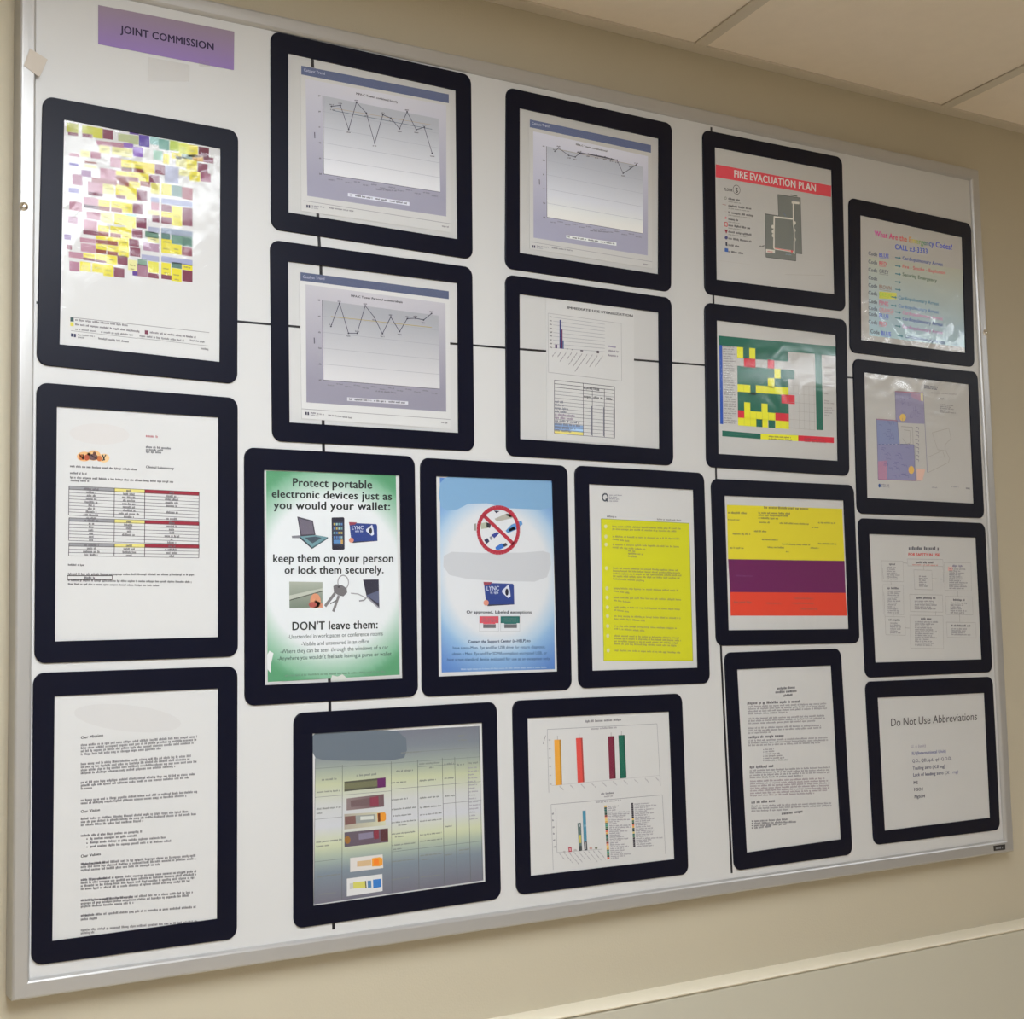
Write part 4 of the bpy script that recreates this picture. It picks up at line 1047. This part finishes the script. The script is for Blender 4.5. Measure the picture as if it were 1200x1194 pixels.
D4.poly([(284, 882), (500, 858), (504, 948), (284, 976)], (214, 208, 202), 3); D4.poly([(330, 904), (424, 894), (426, 932), (330, 940)], (208, 176, 134), 4); D4.poly([(428, 884), (480, 876), (500, 884), (500, 926), (482, 936), (430, 938)], (232, 156, 56), 4); D4.poly([(440, 892), (474, 888), (476, 926), (442, 928)], (240, 130, 40), 5)
D4.poly([(262, 1020), (498, 988), (500, 1102), (262, 1138)], (216, 214, 212), 3); D4.poly([(280, 1052), (304, 1048), (306, 1086), (282, 1090)], (190, 190, 184), 4); D4.poly([(304, 1044), (382, 1036), (386, 1080), (306, 1086)], (206, 200, 100), 4); D4.path([(304, 1044), (382, 1036), (386, 1080), (306, 1086)], 4, (130, 128, 90), closed=True); D4.seg((386, 1034), (390, 1082), 8, (90, 90, 70), 4); D4.poly([(400, 1034), (424, 1032), (426, 1078), (402, 1082)], (80, 130, 170), 4); D4.poly([(436, 1026), (490, 1020), (492, 1074), (438, 1084)], (50, 118, 190), 4)
TUBE = D

# ---- two bar charts
D = Doc(600, 820, 5.4286, (204, 200, 194))
D.on('heading'); D.words((466, 144), (694, 132), 14, (96, 92, 96)); D.words((500, 190), (666, 180), 11, (130, 124, 128)); D.words((564, 604), (650, 596), 12, (96, 92, 98)); D.words((584, 620), (640, 615), 9, (130, 124, 128)); D.words((530, 656), (690, 642), 9, (140, 134, 138))
D.on('upper_chart')
D.path([(232, 590), (222, 188), (920, 152), (942, 548)], 2.6, (138, 136, 140)); D.seg((250, 545), (936, 480), 1.8, (172, 166, 166)); D.seg((195, 282), (212, 226), 3, (90, 88, 90))
for i in range(6): D.words((230 + i * 1.5, 260 + i * 56), (244 + i * 1.5, 259 + i * 56), 9, (140, 136, 138))
for x0, y0, x1, y1, w, c in ((266, 254, 275, 544, 42, (222, 156, 58)), (404, 243, 416, 527, 42, (212, 76, 68)), (608, 232, 618, 504, 40, (118, 34, 58)), (674, 225, 686, 500, 40, (22, 98, 78))):
    D.poly([(x0, y0), (x0 + w, y0 - 2), (x1 + w, y1 - 4), (x1, y1)], c, 3); D.seg((x0 + w / 2, y0), (x0 + w / 2, y0 - 26), 3, (140, 130, 126), 2)
    D.poly([(x0 + w - 10, y0 - 1), (x0 + w, y0 - 2), (x1 + w, y1 - 4), (x1 + w - 10, y1 - 3)], tuple(v * .8 for v in c), 4)
for i in range(10): D.words((300 + i * 68, 552 - i * 6), (326 + i * 68, 578 - i * 6), 9, (150, 144, 146))
D.on('lower_chart')
D.path([(260, 1080), (246, 666), (954, 604), (974, 980)], 2.6, (138, 136, 140)); D.seg((276, 690), (284, 970), 2.4, (120, 118, 124)); D.seg((284, 970), (570, 950), 1.8, (150, 146, 150))
for i in range(6): D.words((252 + i * 2, 730 + i * 42), (266 + i * 2, 729 + i * 42), 11, (90, 88, 98))
D.poly([(356, 936), (376, 934), (378, 966), (358, 968)], (168, 52, 70), 3); D.poly([(362, 944), (370, 943), (372, 960), (364, 961)], (214, 160, 160), 4)
D.poly([(414, 784), (436, 781), (444, 958), (424, 962)], (92, 112, 108), 3); D.poly([(424, 860), (436, 858), (438, 910), (428, 912)], (196, 180, 90), 4); D.poly([(424, 930), (442, 928), (444, 958), (425, 962)], (60, 64, 66), 4); D.ell(426, 800, 5, 9, (190, 190, 190), 4, 8)
D.poly([(446, 706), (466, 704), (474, 900), (454, 902)], (72, 134, 156), 3); D.poly([(454, 902), (474, 900), (478, 956), (458, 958)], (70, 70, 76), 3); D.path([(466, 906), (468, 950)], 4, (190, 186, 180), 4); D.ell(462, 800, 4, 9, (180, 210, 220), 4, 8)
D.ell(499, 944, 10, 7, (190, 150, 140), 3); D.ell(533, 942, 8, 8, (110, 112, 90), 3); D.ell(400, 956, 10, 7, (170, 166, 162), 3); D.ell(330, 966, 8, 6, (170, 166, 162), 3)
for i, L in enumerate((44, 66, 74, 66, 50, 54, 68, 60, 56)): D.words((298 + i * 31, 978 - i * 2), (298 + i * 31 + L * .85, 978 - i * 2 + L), 8, (126, 122, 128))
D.on('legend')
pal = [(226, 180, 90), (70, 90, 80), (230, 150, 90), (90, 120, 90), (44, 60, 60), (60, 84, 80), (54, 80, 66), (216, 190, 110), (70, 150, 130), (226, 110, 80), (50, 110, 100), (150, 60, 60), (226, 170, 80), (90, 130, 90)]
for i in range(28): D.poly([(584 + i * .7, 672 + i * 12.2), (600 + i * .7, 671 + i * 12.2), (600 + i * .7, 682 + i * 12.2), (584 + i * .7, 683 + i * 12.2)], pal[(i * 5) % 14], 2); D.words((608 + i * .7, 682 + i * 12.2), (608 + i * .7 + random.choice((50, 70, 90, 116, 136)) , 678 + i * 12.2), 8, (136, 130, 136))
for i in range(23): D.poly([(756 + i * .6, 656 + i * 12.2), (769 + i * .6, 655 + i * 12.2), (769 + i * .6, 666 + i * 12.2), (756 + i * .6, 667 + i * 12.2)], pal[(i * 3 + 4) % 14] if i in range(8, 18) else (60, 54, 64), 2); D.words((776 + i * .6, 666 + i * 12.2), (776 + i * .6 + random.choice((80, 96, 108, 120)) + (60 if i in (1, 18) else 0), 660 + i * 12.2), 8, (136, 130, 136))
BARS = D

# ---------------------------------------------------------------- pockets on the board
PX = {'schedule': [(50.3, 111.8), (279.4, 153.3), (278.4, 450), (43.2, 427), (75.4, 139.7), (258.8, 173.9), (257.8, 424), (70, 403.4)],
      'critical': [(43.2, 447.8), (278.9, 466.4), (279.1, 769.2), (40.6, 777.7), (66.8, 476.2), (256.3, 489), (255.9, 746.4), (64.6, 751.6)],
      'mission': [(39.2, 788.7), (278.6, 780.6), (278, 1099.7), (36.8, 1132), (64.1, 815.7), (255.9, 806.7), (254.9, 1076.8), (61.4, 1102.8)],
      'trend1': [(317.6, 35.7), (552.3, 88), (554.3, 303.9), (318.1, 268), (337.9, 62), (534.7, 105.5), (536.7, 280.2), (338.2, 248.7)],
      'trend3': [(316.8, 280.6), (553.8, 313.2), (556.3, 528.8), (319.6, 516.7), (337.7, 305.9), (536.7, 331.3), (537.7, 507.2), (339.4, 494.9)],
      'trend2': [(593.5, 101.8), (788, 144.9), (786.9, 342.2), (592.4, 314.1), (609.2, 126.2), (772.5, 161.9), (772.1, 321.3), (609.2, 296.2)],
      'steril': [(592.6, 321.3), (787.3, 349.2), (789.5, 545.6), (593.9, 533.9), (609, 344), (772.5, 365.7), (773.6, 526), (609.8, 514.3)],
      'fire': [(823.8, 151.6), (987.1, 184.4), (991.2, 364.8), (826.4, 344.2), (837.8, 172.3), (975, 199), (978.5, 344.8), (840, 327.6)],
      'grid': [(826, 354.2), (992.2, 374.8), (995.9, 557.7), (828.5, 547), (840.1, 375.2), (980, 392.3), (982.3, 540), (842.1, 531.8)],
      'codes': [(995.1, 231.2), (1138.3, 262.1), (1142.4, 430.1), (996.6, 412.6), (1008.4, 251.9), (1128.1, 278), (1131.9, 413.6), (1009.4, 398.3)],
      'plan': [(1000.1, 420), (1145.8, 435.9), (1153.9, 607.3), (1005.1, 601.7), (1013, 436.2), (1135.8, 450.2), (1141.8, 590), (1016.5, 583.3)],
      'flow': [(1005.9, 607), (1154.5, 613), (1163.4, 787.6), (1014.8, 794.3), (1018.8, 625.5), (1144.1, 629.8), (1151.1, 772.5), (1026, 776.4)],
      'abbr': [(1014.5, 798.8), (1163.5, 792.9), (1172.4, 972.3), (1024.6, 990.4), (1028.6, 817.5), (1154.1, 811.9), (1161.1, 958.2), (1037.1, 973.5)],
      'green': [(286.7, 524), (486.3, 534.7), (490.3, 816), (287.2, 827.3), (309.5, 550.3), (468.9, 556.7), (472.3, 795.1), (310.8, 802.9)],
      'blue': [(492.9, 536.1), (665.4, 545.8), (670.5, 808.1), (494.9, 816.6), (511.4, 557.9), (647.4, 562.8), (653.7, 786.7), (514.3, 792.8)],
      'yellow': [(673.8, 545.2), (825.4, 554.2), (832.4, 800.5), (678.6, 806.8), (690.4, 567.1), (812.9, 573.9), (818.1, 782.4), (694.4, 785.8)],
      'bands': [(833.7, 560.8), (1000.9, 568.4), (1007.9, 753.5), (840.1, 756.8), (849.3, 580.6), (989.1, 586.3), (995.2, 737), (854, 738.4)],
      'text': [(849.4, 764.8), (985.5, 759.9), (999.5, 1001.1), (861.1, 1020.5), (864, 784.4), (974.5, 779.6), (986.2, 983.6), (875.4, 999.2)],
      'tubes': [(344.5, 835.8), (582.4, 822.3), (587.6, 1052.9), (344.5, 1088.6), (366.5, 859.6), (565.4, 846.7), (569.5, 1033.2), (367.6, 1061.5)],
      'bars': [(600.9, 821.1), (799.5, 812.6), (807.3, 1024.3), (605.7, 1048.9), (618.3, 841.4), (784.5, 833.8), (791, 1006.9), (622.2, 1026.5)]}
def pk(n): return PX[n]
document(PX['schedule'], 'black bordered pocket with a colour coded yellow and maroon schedule, below the purple sign', SCHED, crinkled=True)
document(PX['critical'], 'black bordered pocket with the critical values sheet of three red headed tables', CRIT)
document(PX['mission'], 'black bordered pocket with the mission statement page, bottom left of the board', MISS)
document(PX['trend1'], 'black bordered pocket with a zigzag line chart ending in a steep drop', T1, [(206, 305), (902, 441), (906, 1085), (210, 984)])
document(PX['trend3'], 'black bordered pocket with a zigzag line chart rising at its end', T3, [(202, 195), (902, 284), (906, 926), (212, 878)])
document(PX['trend2'], 'black bordered pocket with a nearly flat line chart dipping at the right', T2, [(182, 274), (842, 412), (844, 1078), (186, 972)])
document(PX['steril'], 'black bordered pocket with the immediate use sterilization bar chart and table', STER, [(274, 178), (746, 238), (748, 972), (278, 944)])
document(PX['fire'], 'black bordered pocket with the red bannered fire evacuation plan', FIRE)
document(PX['grid'], 'black bordered pocket with a green, yellow and red progress grid, under the fire plan', GRID)
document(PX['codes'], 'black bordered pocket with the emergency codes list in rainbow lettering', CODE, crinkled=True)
document(PX['plan'], 'black bordered pocket with a violet shaded floor plan drawing, under the emergency codes', PLAN, crinkled=True)
document(PX['flow'], 'black bordered pocket with a flow chart of small boxes under a red title line', FLOW)
document(PX['abbr'], 'black bordered pocket with the Do Not Use Abbreviations sheet, in the lower right corner', ABBR)
document(PX['green'], 'black bordered pocket with the green poster about protecting portable electronic devices', GREEN, [(112, 114), (692, 133), (709, 1016), (462, 1030), (452, 1018), (436, 1014), (428, 1006), (418, 1026), (388, 1010), (122, 1050)])
document(PX['blue'], 'black bordered pocket with the blue poster showing a red prohibition sign over memory sticks', BLUE)
document(PX['yellow'], 'black bordered pocket with a page highlighted in bright yellow, right of the blue poster', YEL, crinkled=True)
document(PX['bands'], 'black bordered pocket with a sheet of yellow, purple and red bands', BAND, crinkled=True)
document(PX['text'], 'black bordered pocket with a plain portrait text page, right of the vertical black tape', TEXT)
document(PX['tubes'], 'black bordered pocket with a grey table picturing specimen tubes', TUBE)
document(PX['bars'], 'black bordered pocket with two bar charts of orange, red, maroon and green bars', BARS)

# ---------------------------------------------------------------- line tapes stuck on the board
def tape_line(pts, w, label):
    b = [Vector(B(*p)) for p in pts]
    v, f = [], []
    n = len(b)
    for i, p in enumerate(b):
        d = (b[min(i + 1, n - 1)] - b[max(i - 1, 0)]).normalized()
        nr = Vector((-d.y, d.x)) * w / 2
        for q in (p - nr, p + nr):
            v.append(W(q.x, q.y, 0.00016)); v.append(W(q.x, q.y, 0.00001))
    for i in range(n - 1):
        a = i * 4
        f += [(a, a + 2, a + 6, a + 4), (a, a + 4, a + 5, a + 1), (a + 2, a + 3, a + 7, a + 6), (a + 1, a + 5, a + 7, a + 3)]
    f += [(0, 1, 3, 2), (4 * n - 4, 4 * n - 2, 4 * n - 1, 4 * n - 3)]
    mid = b[n // 2]
    e = W(mid.x, mid.y)
    o = mesh_obj('line_tape', [Vector(q) - e for q in v], f, M_tape); o.location = e; fix(o)
    return tag(o, label, 'tape')
tape_line([(366, 67), (373, 268), (376, 312), (379, 520), (386, 800), (391, 1089)], 0.0045, 'thin black vertical tape running behind the left of the two chart columns')
tape_line([(833.5, 149), (836, 350), (839, 555), (845, 765), (857.5, 1023)], 0.0040, 'long thin black vertical tape beside the fire plan and the text page')
tape_line([(42.5, 354.5), (277, 376.5), (350, 383), (528, 402.5), (640, 411.5), (743, 421.5), (833, 428.5), (1003, 443)], 0.0030, 'thin black horizontal tape crossing the whole board behind the pockets')

# ---------------------------------------------------------------- the sign, tape pieces, badge
def flat_thing(name, pts, out0, out1, material, label, cat, curl=0.0, n=14):
    """thin sheet through four corners (measured), subdivided and slightly curled"""
    b = [B(*p) for p in pts]
    cx = sum(p[0] for p in b) / 4; cy = max(p[1] for p in b)
    e = W(cx, cy)
    v, f = [], []
    for lay, out in enumerate((out1, out0)):
        for j in range(5):
            for i in range(n + 1):
                u, w = i / n, j / 4
                x = b[0][0] * (1 - u) * (1 - w) + b[1][0] * u * (1 - w) + b[2][0] * u * w + b[3][0] * (1 - u) * w
                y = b[0][1] * (1 - u) * (1 - w) + b[1][1] * u * (1 - w) + b[2][1] * u * w + b[3][1] * (1 - u) * w
                v.append(W(x, y, out + curl * (2 * u - 1) ** 4 * w) - e)
    m = (n + 1) * 5
    for j in range(4):
        for i in range(n):
            a = j * (n + 1) + i
            f.append((a, a + n + 1, a + n + 2, a + 1)); f.append((m + a, m + a + 1, m + a + n + 2, m + a + n + 1))
    for i in range(n):
        f.append((i, i + 1, m + i + 1, m + i)); a = 4 * (n + 1) + i; f.append((a, m + a, m + a + 1, a + 1))
    for j in range(4):
        a = j * (n + 1); f.append((a, m + a, m + a + n + 1, a + n + 1)); a += n; f.append((a, a + n + 1, m + a + n + 1, m + a))
    o = mesh_obj(name, v, f, material); o.location = e; fix(o)
    return tag(o, label, cat)

S = Doc(0, 0, 3.98, (200, 196, 188), base=0.0005)
SQ = [(457, 24), (1092, 148), (1090, 328), (457, 206)]
sb = [B(p[0] / 3.98, p[1] / 3.98) for p in SQ]
sign = flat_thing('paper_sign', [(p[0] / 3.98, p[1] / 3.98) for p in SQ], 0.0001, 0.0005, M_paper, 'small purple paper sign reading JOINT COMMISSION at the top left of the board', 'sign')
S.on('background'); S.grad(SQ, lambda u, v: tuple(a * (1 - v) + b * v for a, b in zip((140, 122, 132), (136, 110, 158))), 4, 8, 1)
S.on('lettering'); S.text('JOINT COMMISSION', (560, 152), (996, 236), 34, (36, 24, 54), True, layer=3)
for nme, p in S.parts.items():
    o = mesh_obj(nme, [Vector(q) - sign.location for q in p.v], p.f, M_ink); o.parent = sign
    at = o.data.color_attributes.new('ink', 'FLOAT_COLOR', 'POINT'); at.data.foreach_set('color', [x for c in p.c for x in c])

flat_thing('masking_tape', [(34 - .5, 59), (54, 72), (44.5, 92.5), (26, 79)], 0.0054, 0.0058, M_mask, 'crumpled beige piece of tape stuck over the left rail near its top', 'tape', 0.0006)
M_clear = M_cover.copy(); M_clear.name = 'frosted_tape'
for nd in M_clear.node_tree.nodes:
    if nd.type == 'BSDF_TRANSPARENT': nd.inputs[0].default_value = (0.985, 0.98, 0.975, 1)
    if nd.type == 'BSDF_GLOSSY': nd.inputs['Roughness'].default_value = 0.3
flat_thing('clear_tape', [(174, 67), (222, 76), (221, 95.5), (173, 95)], 0.0001, 0.0003, M_clear, 'torn strip of clear tape left on the board just below the purple sign', 'tape')
flat_thing('clear_tape', [(232, 71), (245, 72), (246, 79), (233, 78)], 0.0010, 0.0012, M_clear, 'tiny scrap of clear tape on the lower edge of the purple sign', 'tape')
# black badge on the lower rail
bb = [B(*p) for p in ((1160.5, 990.4), (1173.6, 988.6), (1173.8, 994.6), (1160.8, 996.2))]
slab('badge', bb, 0.0030, 0.0062, M_plate, board)
Bg = Doc(1160.5, 988.5, 1.0, (190, 180, 170), base=0.0062)
Bg.words((2, 5.8), (11, 4.6), 2.4, (120, 116, 116))
for p in Bg.parts.values():
    o = mesh_obj('badge_lettering', p.v, p.f, M_ink, board)
    o['kind'] = 'stuff'
    at = o.data.color_attributes.new('ink', 'FLOAT_COLOR', 'POINT'); at.data.foreach_set('color', [x for c in p.c for x in c])
